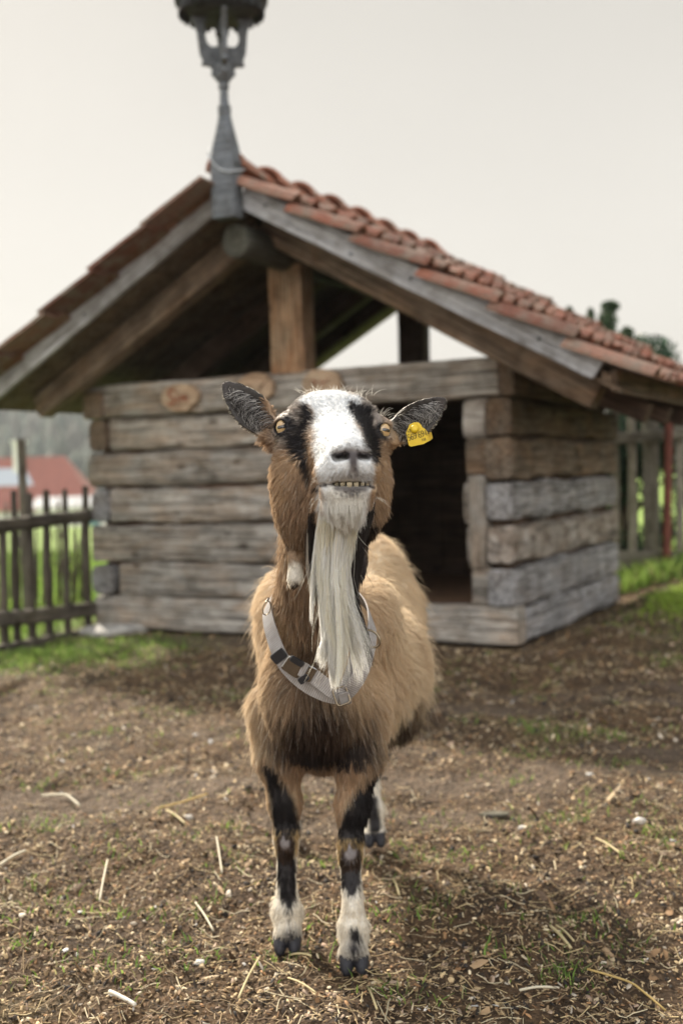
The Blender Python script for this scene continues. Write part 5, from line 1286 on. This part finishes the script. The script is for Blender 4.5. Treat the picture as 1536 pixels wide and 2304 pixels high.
def make_fur(name, n, seed, wfun, rad, lmul=1.0, k=5, clump=0.55, jit=0.17, colmul=None):
    r = np.random.default_rng(seed); p, nn = sample(GF, wfun(GV, GN), n, r)
    px, py = proj(p)
    L, fl_, lift, head = fur_params(p, nn)
    # bare places
    keep = np.ones(len(p), bool)
    for E_, N_ in ((EL, NL), (ER, NR)): q = p-E_; dist = np.linalg.norm(q-np.outer(q@N_, N_), axis=1); keep &= ~((dist < 0.0128) & (np.linalg.norm(q, axis=1) < 0.034)); L = np.where((dist < 0.03) & (np.linalg.norm(q, axis=1) < 0.05), L*0.45, L)
    ins = head & (segd(px, py, [(757, 1029, 8), (794, 1025, 9), (826, 1028, 8)]) < 0) & (p[:, 1] < 1.62); keep &= ~ins
    mth = head & (segd(px, py, [(704, 1094, 3), (745, 1088, 6), (785, 1087, 8), (822, 1089, 6), (843, 1097, 3)]) < 1) & (p[:, 1] < 1.66); keep &= ~mth
    near = head & (segd(px, py, [(757, 1029, 12), (794, 1040, 12), (826, 1028, 12)]) < 0); L = np.where(near, 0.003, L)
    nearm = head & (segd(px, py, [(704, 1094, 10), (785, 1087, 16), (843, 1097, 10)]) < 1) & (p[:, 1] < 1.66); L = np.where(nearm, 0.0035, L)
    kn = (p[:, 1] < 2.4) & (p[:, 2] < 0.3) & ((np.hypot(px-641, (py-1893)*0.8) < 13) | (np.hypot(px-788, (py-1916)*0.8) < 14)) & (nn[:, 1] < 0); keep &= ~kn
    keep &= p[:, 2] > 0.036
    p, nn, L, fl_, lift, px, py, head = [a_[keep] for a_ in (p, nn, L, fl_, lift, px, py, head)]
    C = coat(p, nn)
    nb_ = (p[:, 1] < 2.35) & (p[:, 2] > 0.5) & (p[:, 2] < 0.80); dcol = np.full(len(p), 9.0)
    dcol[nb_] = np.min(np.linalg.norm(p[nb_][:, None]-LOOPQ[None], axis=2), axis=1); L = np.where(dcol < 0.032, 0.007, L)
    earm = ((p[:, 0] < -0.118) | (p[:, 0] > 0.079)) & (p[:, 2] > 0.97) & head
    L = np.where(earm, 0.005+0.006*(nn[:, 1] > 0), L)
    L = L*(0.65+0.6*r.random(len(L)))*lmul
    wv = np.stack([wob(p, 22, 31), wob(p, 22, 32), wob(p, 22, 33)], 1)*0.55+np.stack([wob(p, 70, 34), wob(p, 70, 35), wob(p, 70, 36)], 1)*0.3
    wv[head] *= 0.5
    d = fl_+wv; d = d-nn*np.sum(d*nn, 1)[:, None]; d = unit(d)
    d = unit(d+nn*lift[:, None]+r.normal(0, jit, d.shape))
    t_ = np.linspace(0, 1, k)
    grav = np.array([0, 0.0, -0.55])
    PT = p[:, None]-nn[:, None]*0.001+d[:, None]*(L[:, None]*t_)[..., None]+(grav[None, None]*(t_**2)[None, :, None])*L[:, None, None]*np.where(head, 0.35, 1.0)[:, None, None]
    # lean tips toward a neighbour so that the coat clumps
    if clump:
        gi = np.arange(0, len(p), 20); kd = kdtree.KDTree(len(gi))
        for i, q in enumerate(gi): kd.insert(p[q], i)
        kd.balance(); own = np.array([gi[kd.find(v_)[1]] for v_ in p])
        dl = PT[own, -1]-PT[:, -1]; far = np.linalg.norm(p[own]-p, axis=1) > 0.02; dl[far] = 0
        cl_ = clump*(0.5+r.random(len(p)))[:, None, None]; PT = PT+dl[:, None]*(t_**1.6)[None, :, None]*cl_
        tone = (0.72+0.60*r.random(len(p)))*(0.74+0.5*np.random.default_rng(seed+1).random(len(p))[own])
    else: tone = 0.75+0.5*r.random(len(p))
    lum_ = np.clip((C.max(1)-0.35)/0.25, 0, 1); tone = tone*(1-lum_)+(0.92+0.16*r.random(len(p)))*lum_
    PT[..., 2] = np.maximum(PT[..., 2], 0.004)
    C = C*tone[:, None]
    if colmul is not None: C = C*colmul
    # a few pale guard hairs
    g_ = r.random(len(p)) < 0.06; C[g_] = C[g_]*0.5+np.array([0.75, 0.70, 0.62])*0.5*(C[g_].max(1) > 0.06)[:, None]+C[g_]*0.5*(C[g_].max(1) <= 0.06)[:, None]
    RD = rad*(1-t_**2*0.85)[None, :]*(0.7+0.6*r.random(len(p)))[:, None]
    return hair_obj(name, PT-GO, RD, np.clip(C, 0, 0.88), goat)
isH = lambda V: ((V[:, 2] > 0.80) & (V[:, 1] < 1.90))*1.0
make_fur('head_fur', 120000, 101, lambda V, Nn: isH(V)*(1.4-1.0*sm(V[:, 1], 1.75, 1.88)), 0.00033)
make_fur('coat_fur', 230000, 102, lambda V, Nn: (1-isH(V))*(1.0-0.55*sm(V[:, 1], 2.5, 2.9))*(1+0.9*(V[:, 2] < 0.3)), 0.00042)
make_fur('guard_hair', 9000, 103, lambda V, Nn: (1-isH(V))*(V[:, 2] > 0.35)*1.0, 0.00035, 1.55, 6, 0.15, 0.4, 1.1)
# pale hairs inside the ears
def ear_tuft(seed, n=800):
    r = np.random.default_rng(seed); PT = []; CL = []
    for b0, t0, up in ((EBL, ETL, 1), (EBR, ETR, 1)):
        u_ = r.random(n)*0.72+0.08; f_ = t0-b0; Lf = np.linalg.norm(f_); f1 = f_/Lf; s_ = np.cross(f1, (0, -1, 0)); s_ /= np.linalg.norm(s_)
        off = (r.random(n)*2-1)*0.022*np.sin(np.clip(u_+0.15, 0, 1)*math.pi)**0.6
        root = b0+np.outer(u_, f_)+np.outer(off, s_)+np.array([0, -0.006, 0])-np.outer(np.abs(off)*0.35, (0, 1, 0))
        sg = np.sign(off)[:, None]; d = unit(f1*0.75-s_[None]*sg*0.75+np.array([0, -0.55, 0])+r.normal(0, 0.25, (n, 3)))
        L = 0.010+0.013*r.random(n); t_ = np.linspace(0, 1, 5)
        P5 = root[:, None]+d[:, None]*(L[:, None]*t_)[..., None]+np.outer(L, t_**2)[..., None]*np.array([0, 0, -0.3])
        PT.append(P5); CL.append(np.where(r.random((n, 1)) < 0.45, np.array([[0.70, 0.68, 0.66]]), np.array([[0.05, 0.045, 0.045]]))*(0.6+0.5*r.random((n, 1))))
    PT = np.concatenate(PT); CL = np.concatenate(CL); RD = np.tile(0.00030*(1-np.linspace(0, 1, 5)**1.5*0.85), (len(PT), 1)); return hair_obj('ear_hair', PT-GO, RD, CL, goat)
ear_tuft(104)
# the beard: long locks falling from the chin
def beard(seed):
    r = np.random.default_rng(seed); n = 4200; k = 20; t_ = np.linspace(0, 1, k)
    nl = 40; lu = np.linspace(-1, 1, nl)+r.normal(0, 0.05, nl); lk = r.integers(0, nl, n); u_ = lu[lk]+r.normal(0, 0.07, n)
    ph = r.random(nl)*6.28; amp = 2.0+2.5*r.random(nl); dph = r.normal(0, 0.016, nl)
    rooty = 1128+r.random(n)**0.7*56; rootY = 1.655+0.040*r.random(n)
    Le = 1535-230*np.abs(lu)**1.6+r.normal(0, 40, nl)*(np.abs(lu) > 0.15); endy = np.minimum(Le[lk]+r.normal(0, 16, n)-90*(r.random(n)**3), 1545)
    yk = [1140, 1200, 1300, 1400, 1450, 1500, 1545]; ck = [768, 756, 749, 755, 762, 763, 756]; hk = [42, 40, 33, 33, 33, 25, 8]
    hwa = r.gamma(2.0, 1.3, n); hwf = 14+16*r.random(n); hwp = r.random(n)*6.28; wisp = r.random(n) < 0.07; wx = r.normal(8, 26, n)*wisp
    PT = np.zeros((n, k, 3))
    for j, tt in enumerate(t_):
        yy = rooty+(endy-rooty)*tt
        xx = np.interp(yy, yk, ck)+u_*np.interp(yy, yk, hk)+amp[lk]*np.sin(yy/38.0+ph[lk])*tt+wx*tt**2+hwa*np.sin(yy/hwf+hwp)*tt+(lu[lk]-u_)*20*tt*tt*-0.5
        YY = rootY+(1.675-rootY)*min(1, tt*3)+dph[lk]*tt+0.004*np.sin(ph[lk]*2+yy/45.0)*tt
        D = np.stack([(xx-W0/2)/F0, -(yy-H0/2)/F0, -np.ones(n)], 1)@RN.T; D /= D[:, 1:2]; PT[:, j] = CO+D*YY[:, None]
    CL = np.array([[0.92, 0.90, 0.83]])*(0.84+0.26*r.random((n, 1)))*(0.9+0.14*r.random(nl))[lk][:, None]
    yel_ = (rooty > 1165)[:, None]*0.5; CL = CL*(1-yel_)+CL*np.array([[1.0, 0.93, 0.80]])*yel_
    RD = 0.00031*(1-t_**2.2*0.8)[None]*(0.7+0.6*r.random((n, 1)))
    o = hair_obj('beard', PT-GO, RD, np.clip(CL, 0, 0.88), goat); return o
beard(105)
def locks(name, specs, seed, jitter=5.0):
    """hanging locks: (path [(px, py, depth)], start radius, end radius, count, colour)"""
    r = np.random.default_rng(seed); k = 12; PTs = []; CLs = []; RDs = []
    for path, r0, r1, n, c_ in specs:
        pa = np.array(path, float); tt = np.linspace(0, 1, k); s0 = np.linspace(0, 1, len(pa))
        cx_, cy_, cY = [np.interp(tt, s0, pa[:, i]) for i in range(3)]
        a = r.random(n)*6.28; q = np.sqrt(r.random(n)); u0, v0 = np.cos(a)*q, np.sin(a)*q
        stt = r.random(n)**1.5*0.45; enn = 1-0.35*r.random(n)**2
        PT = np.zeros((n, k, 3)); w1, w2 = r.normal(0, 1, n), r.random(n)*6.28
        for j, t0_ in enumerate(tt):
            te = stt+(enn-stt)*t0_; rad_ = r0+(r1-r0)*te
            xx = np.interp(te, tt, cx_)+u0*rad_+jitter*w1*np.sin(te*5+w2)*te*0.5; yy = np.interp(te, tt, cy_)+v0*16+r.normal(0, 5, n); YY = np.interp(te, tt, cY)+v0*rad_*0.0006
            D = np.stack([(xx-W0/2)/F0, -(yy-H0/2)/F0, -np.ones(n)], 1)@RN.T; D /= D[:, 1:2]; PT[:, j] = CO+D*YY[:, None]
        PTs.append(PT); CLs.append(np.array(c_)[None]*(0.6+0.7*r.random((n, 1)))); RDs.append(0.00040*(1-tt**2*0.8)[None]*(0.7+0.6*r.random((n, 1))))
    return hair_obj(name, np.concatenate(PTs)-GO, np.concatenate(RDs), np.clip(np.concatenate(CLs), 0, 0.88), goat)
DK_ = (0.035, 0.028, 0.026); WW = (0.90, 0.88, 0.82)
locks('throat_hair', [([(706, 1165, 1.70), (704, 1240, 1.712), (712, 1345, 1.72)], 14, 5, 380, DK_), ([(694, 1175, 1.72), (694, 1240, 1.73), (700, 1300, 1.74)], 12, 5, 500, (0.10, 0.065, 0.045)),
                      ([(828, 1140, 1.70), (810, 1210, 1.695), (798, 1320, 1.695)], 18, 9, 520, DK_), ([(795, 1280, 1.69), (800, 1360, 1.69), (820, 1430, 1.69), (836, 1490, 1.69)], 9, 8, 130, DK_),
                      ([(700, 1200, 1.715), (696, 1280, 1.72), (706, 1330, 1.72)], 10, 6, 160, (0.45, 0.40, 0.34))], 207)
locks('beard', [([(782, 1180, 1.675), (780, 1290, 1.68), (796, 1380, 1.68), (836, 1475, 1.68)], 8, 6, 90, WW), ([(780, 1200, 1.67), (775, 1340, 1.675), (792, 1440, 1.675), (810, 1530, 1.675)], 10, 9, 130, WW), ([(775, 1200, 1.67), (772, 1340, 1.67), (800, 1430, 1.67), (820, 1505, 1.67)], 9, 16, 150, WW),
                ([(715, 1200, 1.68), (704, 1300, 1.68), (700, 1400, 1.68)], 6, 3, 120, WW), ([(740, 1200, 1.67), (728, 1340, 1.67), (735, 1440, 1.67), (722, 1490, 1.67)], 12, 12, 500, WW), ([(765, 1200, 1.665), (752, 1380, 1.665), (748, 1470, 1.665), (752, 1538, 1.665)], 16, 8, 900, WW)], 208)
# whiskers and stray hairs on the crown
r = np.random.default_rng(106); PT = []
for (x0, y0, Y0, dx, dy, n_, sp) in ((745, 890, 1.79, 0, -1, 60, 0.8), (700, 888, 1.78, -0.4, -1, 30, 0.8), (800, 892, 1.79, 0.4, -1, 40, 0.8), (862, 935, 1.79, 0.8, -0.8, 14, 0.5), (730, 1075, 1.62, -0.7, 0.3, 10, 0.5), (835, 1120, 1.63, 0.8, 0.4, 12, 0.5), (735, 1125, 1.63, -0.7, 0.6, 8, 0.5)):
    for _ in range(n_):
        b0 = P(x0+r.normal(0, 20), y0+r.normal(0, 5), Y0); d = np.array([dx, -0.3, -dy])+r.normal(0, sp*0.5, 3); d /= np.linalg.norm(d); L = 0.010+0.018*r.random()**2
        PT.append([b0+d*L*t_+np.array([0, 0, -0.3])*L*t_**2 for t_ in np.linspace(0, 1, 5)])
PT = np.array(PT); hair_obj('whiskers', PT-GO, np.tile(0.00022*(1-np.linspace(0, 1, 5)*0.7), (len(PT), 1)), np.tile(np.array([[0.75, 0.72, 0.66]]), (len(PT), 1)), goat)

# ---- eyes, teeth
def eye_mat():
    m, t, b = new_mat('amber_goat_eye'); tcn = N(t, 'ShaderNodeTexCoord'); sp = N(t, 'ShaderNodeSeparateXYZ'); t.links.new(tcn.outputs['Object'], sp.inputs[0])
    def mth(op, a, b_=None, c_=None):
        n_ = N(t, 'ShaderNodeMath', operation=op)
        for i, s_ in enumerate((a, b_, c_)):
            if s_ is None: continue
            if isinstance(s_, (int, float)): n_.inputs[i].default_value = s_
            else: t.links.new(s_, n_.inputs[i])
        return n_.outputs[0]
    X = mth('DIVIDE', sp.outputs[0], 0.0155); Z = mth('DIVIDE', sp.outputs[2], 0.0155)
    rr = mth('SQRT', mth('ADD', mth('MULTIPLY', X, X), mth('MULTIPLY', Z, Z)))
    pu = mth('SQRT', mth('ADD', mth('POWER', mth('ABSOLUTE', mth('DIVIDE', X, 0.47)), 4.0), mth('POWER', mth('ABSOLUTE', mth('DIVIDE', Z, 0.155)), 4.0)))
    n_ = noise(t, mapping(t, tcn.outputs['Object'], (1, 1, 1)), 500, 4, 0.6)
    iris = ramp(t, [(0.0, (0.36, 0.20, 0.08)), (0.35, (0.60, 0.40, 0.19)), (0.72, (0.68, 0.50, 0.27)), (0.86, (0.16, 0.09, 0.04)), (0.95, (0.03, 0.02, 0.015))], rr).outputs[0]
    vr = ramp(t, [(0.35, (0.75,)*3), (0.65, (1.15,)*3)], n_.outputs['Fac']).outputs[0]
    iris = mixc(t, 1.0, iris, vr, 'MULTIPLY')
    pm = ramp(t, [(0.0, (1, 1, 1)), (0.95, (1, 1, 1)), (1.0, (0, 0, 0))], mth('MULTIPLY', pu, 0.9)).outputs[0]
    t.links.new(mixc(t, pm, iris, (0.006, 0.006, 0.009)), b.inputs['Base Color']); b.inputs['Roughness'].default_value = 0.12
    b.inputs['Coat Weight'].default_value = 1.0; b.inputs['Coat Roughness'].default_value = 0.02; b.inputs['Specular IOR Level'].default_value = 0.6; return m
M['eye'] = eye_mat()
for E_, N_, tilt, gz in ((EL, NL, -0.16, (-0.42, -0.9, 0.05)), (ER, NR, 0.22, (0.62, -0.78, 0.02))):
    R_ = 0.0155; V = []; F = []; nu, nv = 24, 16
    for i in range(nv+1):
        for k in range(nu):
            th = math.pi*i/nv; V.append((R_*math.sin(th)*math.cos(2*math.pi*k/nu), -R_*math.cos(th)*1.04, R_*math.sin(th)*math.sin(2*math.pi*k/nu)))
    for i in range(nv):
        for k in range(nu): l = (k+1) % nu; F.append((i*nu+k, (i+1)*nu+k, (i+1)*nu+l, i*nu+l))
    g_ = Vector(gz).normalized(); Yv = -g_; Zv = Vector((tilt, 0, 1)); Zv = (Zv-Yv*Zv.dot(Yv)).normalized(); Xv = Yv.cross(Zv)
    q = Matrix((Xv, Yv, Zv)).transposed().to_quaternion()
    c_ = E_-N_*0.0005-GO
    mesh_obj('eye', V, F, M['eye'], goat, True, None, tuple(c_), q)
M['tooth'] = plain('ivory_teeth', (0.56, 0.50, 0.36), 0.35, 0, 90, 0.2, 0.2)
for i, (px, wd) in enumerate(((757, 12), (771, 13), (786, 14), (801, 13), (815, 11), (826, 8))):
    p = P(px, 1091-0.5*(1-abs(px-790)/40), 1.600+0.00035*abs(px-790)**1.25*0.5)
    V = []; w_ = wd/2600*1.6/2*0.94; h_ = 0.0072
    for s_, zz, yy in ((0.80, -h_*0.5, 0.0), (0.95, 0.0, -0.0012), (1.0, h_*0.42, -0.0014), (0.86, h_*0.56, -0.0002)):
        for k in range(12):
            a = 2*math.pi*k/12; V.append((p[0]+np.sign(math.cos(a))*abs(math.cos(a))**0.5*w_*s_, p[1]+yy+math.sin(a)*0.0026*s_, p[2]+zz))
    F = [(a*12+k, a*12+(k+1) % 12, (a+1)*12+(k+1) % 12, (a+1)*12+k) for a in range(3) for k in range(12)]+[tuple(range(12))[::-1], tuple(36+k for k in range(12))]
    mesh_obj('tooth', np.array(V)-GO, F, M['tooth'], goat, True)
# mouth lining so the gap between the lips is dark
Vl, Fl = lathe_geo([(0.0, -0.003), (0.022, -0.002), (0.026, 0.0), (0.0, 0.001)], 20)

# ---- collar
M['web'] = None
m, t, b = new_mat('grey_webbing'); tcn = N(t, 'ShaderNodeTexCoord'); uvn = N(t, 'ShaderNodeAttribute', attribute_name='along')
wv_ = N(t, 'ShaderNodeTexWave'); wv_.inputs['Scale'].default_value = 1.0; wv_.inputs['Distortion'].default_value = 0.3
mp = N(t, 'ShaderNodeCombineXYZ'); ml = N(t, 'ShaderNodeMath', operation='MULTIPLY'); ml.inputs[1].default_value = 85.0; t.links.new(uvn.outputs['Fac'], ml.inputs[0]); t.links.new(ml.outputs[0], mp.inputs[0]); t.links.new(mp.outputs[0], wv_.inputs['Vector'])
n_ = noise(t, tcn.outputs['Object'], 60, 6, 0.7)
c0 = ramp(t, [(0.0, (0.27, 0.255, 0.25)), (1.0, (0.43, 0.41, 0.405))], wv_.outputs['Fac']).outputs[0]; c1 = ramp(t, [(0.35, (0.7, 0.66, 0.62)), (0.6, (1, 1, 1))], n_.outputs['Fac']).outputs[0]
t.links.new(mixc(t, 0.7, c0, c1, 'MULTIPLY'), b.inputs['Base Color']); b.inputs['Roughness'].default_value = 0.8; bump(t, b, wv_.outputs['Fac'], 0.5, 0.0008); M['web'] = m
collar = empty('collar'); collar.parent = goat
NC = P(705, 1420, 2.14)
def band(name, pts, width, closed, th=0.0022, mat='web', parent=None, twist=0.0):
    q = catmull(pts, 14, closed); m_ = len(q)
    T_ = (np.roll(q, -1, 0)-np.roll(q, 1, 0)) if closed else np.gradient(q, axis=0); T_ = unit(T_)
    O_ = q-NC; O_[:, 2] *= 0.45; O_ = O_-T_*np.sum(O_*T_, 1)[:, None]; O_ = unit(O_); Wd = unit(np.cross(T_, O_))
    # prism ring: 4 corner verts per step
    V = np.stack([q+Wd*width/2-O_*th/2, q+Wd*width/2+O_*th/2, q-Wd*width/2+O_*th/2, q-Wd*width/2-O_*th/2], 1).reshape(-1, 3)
    F = []
    for i in range(m_ if closed else m_-1):
        j = (i+1) % m_
        for k in range(4): l = (k+1) % 4; F.append((i*4+k, i*4+l, j*4+l, j*4+k))
    if not closed: F += [(0, 1, 2, 3)[::-1], tuple((m_-1)*4+k for k in range(4))]
    o = mesh_obj(name, V-GO, F, M[mat], parent)
    al = np.concatenate([[0], np.cumsum(np.linalg.norm(np.diff(q, axis=0), axis=1))])
    at = o.data.attributes.new('along', 'FLOAT', 'POINT'); at.data.foreach_set('value', np.repeat(al, 4).astype(np.float32)); return o, q, T_, O_, Wd
band('webbing', loop, 0.029, True, parent=collar)
band('webbing_tail', [P(655, 1492, 1.992), P(700, 1518, 1.985), P(745, 1552, 1.985), P(768, 1566, 1.988)], 0.026, False, parent=collar)
band('webbing_tail', [P(800, 1462, 2.03), P(792, 1500, 2.0), P(782, 1530, 1.99), P(770, 1562, 1.986)], 0.022, False, parent=collar)
M['blackplastic'] = plain('black_plastic', (0.02, 0.021, 0.025), 0.28, 0, 40, 0.1, 0.0)
M['steel'] = plain('brushed_steel', (0.30, 0.29, 0.27), 0.22, 1.0, 60, 0.1, 0.05)
M['brass'] = plain('dull_brass', (0.32, 0.27, 0.20), 0.35, 1.0, 60, 0.15)
def buckle_part(name, c_px, Y, ang_deg, L, Wd, th, mat, parent, holes=False, curve=0.0, sq=0.35):
    """rounded plate lying along the strap"""
    c_ = P(*c_px, Y); a = math.radians(ang_deg)
    X = np.array([math.cos(a), 0.05, math.sin(a)]); X /= np.linalg.norm(X); Yn = np.array([0.12, -1, -0.28]); Yn -= X*(Yn@X); Yn /= np.linalg.norm(Yn); Z = np.cross(X, Yn)
    n = 28; V = []; F = []
    for (s_, d) in ((0.9, -th/2), (1, -th/4), (1, th/4), (0.9, th/2)):
        for k in range(n):
            t_ = 2*math.pi*k/n; x = np.sign(math.cos(t_))*abs(math.cos(t_))**sq*L/2*s_; z = np.sign(math.sin(t_))*abs(math.sin(t_))**sq*Wd/2*s_
            V.append(c_+X*x+Z*z+Yn*(d-curve*x*x))
    for i in range(3):
        for k in range(n): l = (k+1) % n; F.append((i*n+k, i*n+l, (i+1)*n+l, (i+1)*n+k))
    F += [tuple(range(n))[::-1], tuple(3*n+k for k in range(n))]
    return mesh_obj(name, np.array(V)-GO, F, M[mat], parent)
bk = empty('buckle'); bk.parent = collar
buckle_part('buckle_housing', (660, 1500), 1.99, -36, 0.036, 0.030, 0.006, 'steel', bk, curve=2.0)
buckle_part('release_arm', (627, 1476), 1.995, -52, 0.020, 0.027, 0.008, 'blackplastic', bk)
buckle_part('release_arm', (668, 1488), 1.983, -33, 0.026, 0.011, 0.007, 'blackplastic', bk)
buckle_part('buckle_end', (697, 1516), 1.984, -30, 0.016, 0.029, 0.007, 'steel', bk)
buckle_part('release_arm', (683, 1528), 1.983, -55, 0.012, 0.02, 0.005, 'blackplastic', bk)
# slide adjuster: wire frame
def frame(name, c_px, Y, ang_deg, L, Wd, rr, mat, parent):
    c_ = P(*c_px, Y); a = math.radians(ang_deg); X = np.array([math.cos(a), 0.05, math.sin(a)]); Z = np.array([-math.sin(a), 0.1, math.cos(a)])
    pts = [c_+X*np.sign(math.cos(t_))*abs(math.cos(t_))**0.35*L/2+Z*np.sign(math.sin(t_))*abs(math.sin(t_))**0.35*Wd/2 for t_ in np.linspace(0, 2*math.pi, 33)[:-1]]
    V, F = tube_geo(pts, rr, 8, True); return mesh_obj(name, np.array(V)-GO, F, M[mat], parent, True)
frame('slide_adjuster', (768, 1566), 1.982, 18, 0.024, 0.030, 0.0016, 'brass', collar)
buckle_part('strap_end', (776, 1572), 1.984, 14, 0.020, 0.024, 0.003, 'web', collar)
def ring(c_px, Y, rx, rz_, rr, mat, yaw=0.0, tilt=0.0):
    c_ = P(*c_px, Y); pts = [c_+np.array([math.cos(t_)*rx*math.cos(yaw), math.cos(t_)*rx*math.sin(yaw), math.sin(t_)*rz_])+np.array([math.sin(t_)*tilt, 0, 0]) for t_ in np.linspace(0, 2*math.pi, 29)[:-1]]
    V, F = tube_geo(pts, rr, 8, True); mesh_obj('ring', np.array(V)-GO, F, M[mat], collar, True)
ring((600, 1368), 2.055, 0.0068, 0.0125, 0.0011, 'brass', 0.2, 0.002)
V, F = tube_geo([P(601, 1353, 2.06), P(604, 1346, 2.075)], 0.002, 6); mesh_obj('ring_loop', np.array(V)-GO, F, M['blackplastic'], collar, True)
ring((834, 1437), 1.965, 0.0150, 0.0150, 0.0021, 'brass', -0.3, -0.004)

# ---- ear tag
M['tag'] = plain('yellow_tag_plastic', (0.72, 0.50, 0.02), 0.4, 0, 30, 0.08, 0.05)
M['ink'] = plain('black_print', (0.04, 0.035, 0.01), 0.6, 0, 30, 0.1, 0)
et = empty('ear_tag'); et.parent = goat
Yt_ = 1.765
def tagpoly(pts, Y, th, mat, name, parent):
    n = len(pts); V = [P(x, y, Y) for x, y in pts]+[P(x, y, Y)+np.array([0.1, 1, 0.0])*th for x, y in pts]
    tess_ = tessellate_polygon([[Vector((x, -y, 0)) for x, y in pts]])
    F = [tuple(t_) for t_ in tess_]+[tuple(i+n for i in t_)[::-1] for t_ in tess_]+[(i, (i+1) % n, (i+1) % n+n, i+n) for i in range(n)]
    return mesh_obj(name, np.array(V)-GO, F, M[mat], parent)
tp_ = tagpoly([(913, 974), (918, 962), (921, 955), (931, 950), (941, 950), (947, 956), (950, 962), (956, 965), (961, 972), (963, 984), (965, 992), (952, 999), (924, 1005), (919, 1002)], Yt_, 0.0016, 'tag', 'front_plate', et)
tagpoly([(940, 975), (958, 966), (970, 972), (973, 986), (966, 992), (945, 995)], 1.838, 0.0016, 'tag', 'back_plate', et)
Vl, Fl = lathe_geo([(0.0, -0.0035), (0.0045, -0.003), (0.0062, -0.001), (0.0066, 0.0012), (0.0, 0.0016)], 20)
cb = P(932, 965, Yt_-0.002); mesh_obj('stud', np.array([(x, z, -y) for x, y, z in Vl])+cb-GO, Fl, M['tag'], et, True)
V, F = tube_geo([P(932, 964, Yt_), P(940, 972, 1.84)], 0.0022, 8); mesh_obj('pin', np.array(V)-GO, F, M['tag'], et, True)
DIG = {'5': [[(1, 2), (0, 2), (0, 1.1), (0.8, 1.1), (1, 0.8), (1, 0.3), (0.7, 0), (0, 0)]], '6': [[(1, 2), (0.3, 1.7), (0, 1), (0, 0.3), (0.3, 0), (0.7, 0), (1, 0.3), (1, 0.8), (0.7, 1.05), (0.1, 0.9)]],
       '9': [[(0, 0), (0.7, 0.3), (1, 1), (1, 1.7), (0.7, 2), (0.3, 2), (0, 1.7), (0, 1.2), (0.3, 0.95), (0.95, 1.1)]], '4': [[(0.75, 0), (0.75, 2), (0, 0.6), (1, 0.6)]], '1': [[(0.2, 1.6), (0.55, 2), (0.55, 0)]], '8': [[(0.5, 1.05), (0.05, 1.5), (0.5, 2), (0.95, 1.5), (0.5, 1.05), (0, 0.5), (0.5, 0), (1, 0.5), (0.5, 1.05)]],
       'A': [[(0, 0), (0.5, 2), (1, 0)], [(0.2, 0.7), (0.8, 0.7)]], 'T': [[(0.5, 0), (0.5, 2)], [(0, 2), (1, 2)]]}
def write(txt, x0, y0, cw, ch, ang_, rr):
    ca, sa = math.cos(ang_), math.sin(ang_); x = 0.0; b_ = MB()
    for c_ in txt:
        if c_ == ' ': x += cw*0.5; continue
        for stx in DIG[c_]:
            pts = []
            for (u_, v_) in stx: lx = x+u_*cw*0.72; ly = -v_/2*ch; pts.append(P(x0+lx*ca-ly*sa, y0+lx*sa+ly*ca, Yt_-0.0006))
            b_.tube(pts, rr, 5)
        x += cw
    b_.V = [v_-GO for v_ in b_.V]; return b_.build('number_print', M['ink'], et)
write('569 694', 919, 991, 7.0, 13, -0.27, 0.00045)
write('118', 949, 993, 3.4, 6, -0.27, 0.00028)
write('AT', 917, 974, 4.2, 6.5, -0.27, 0.00028)
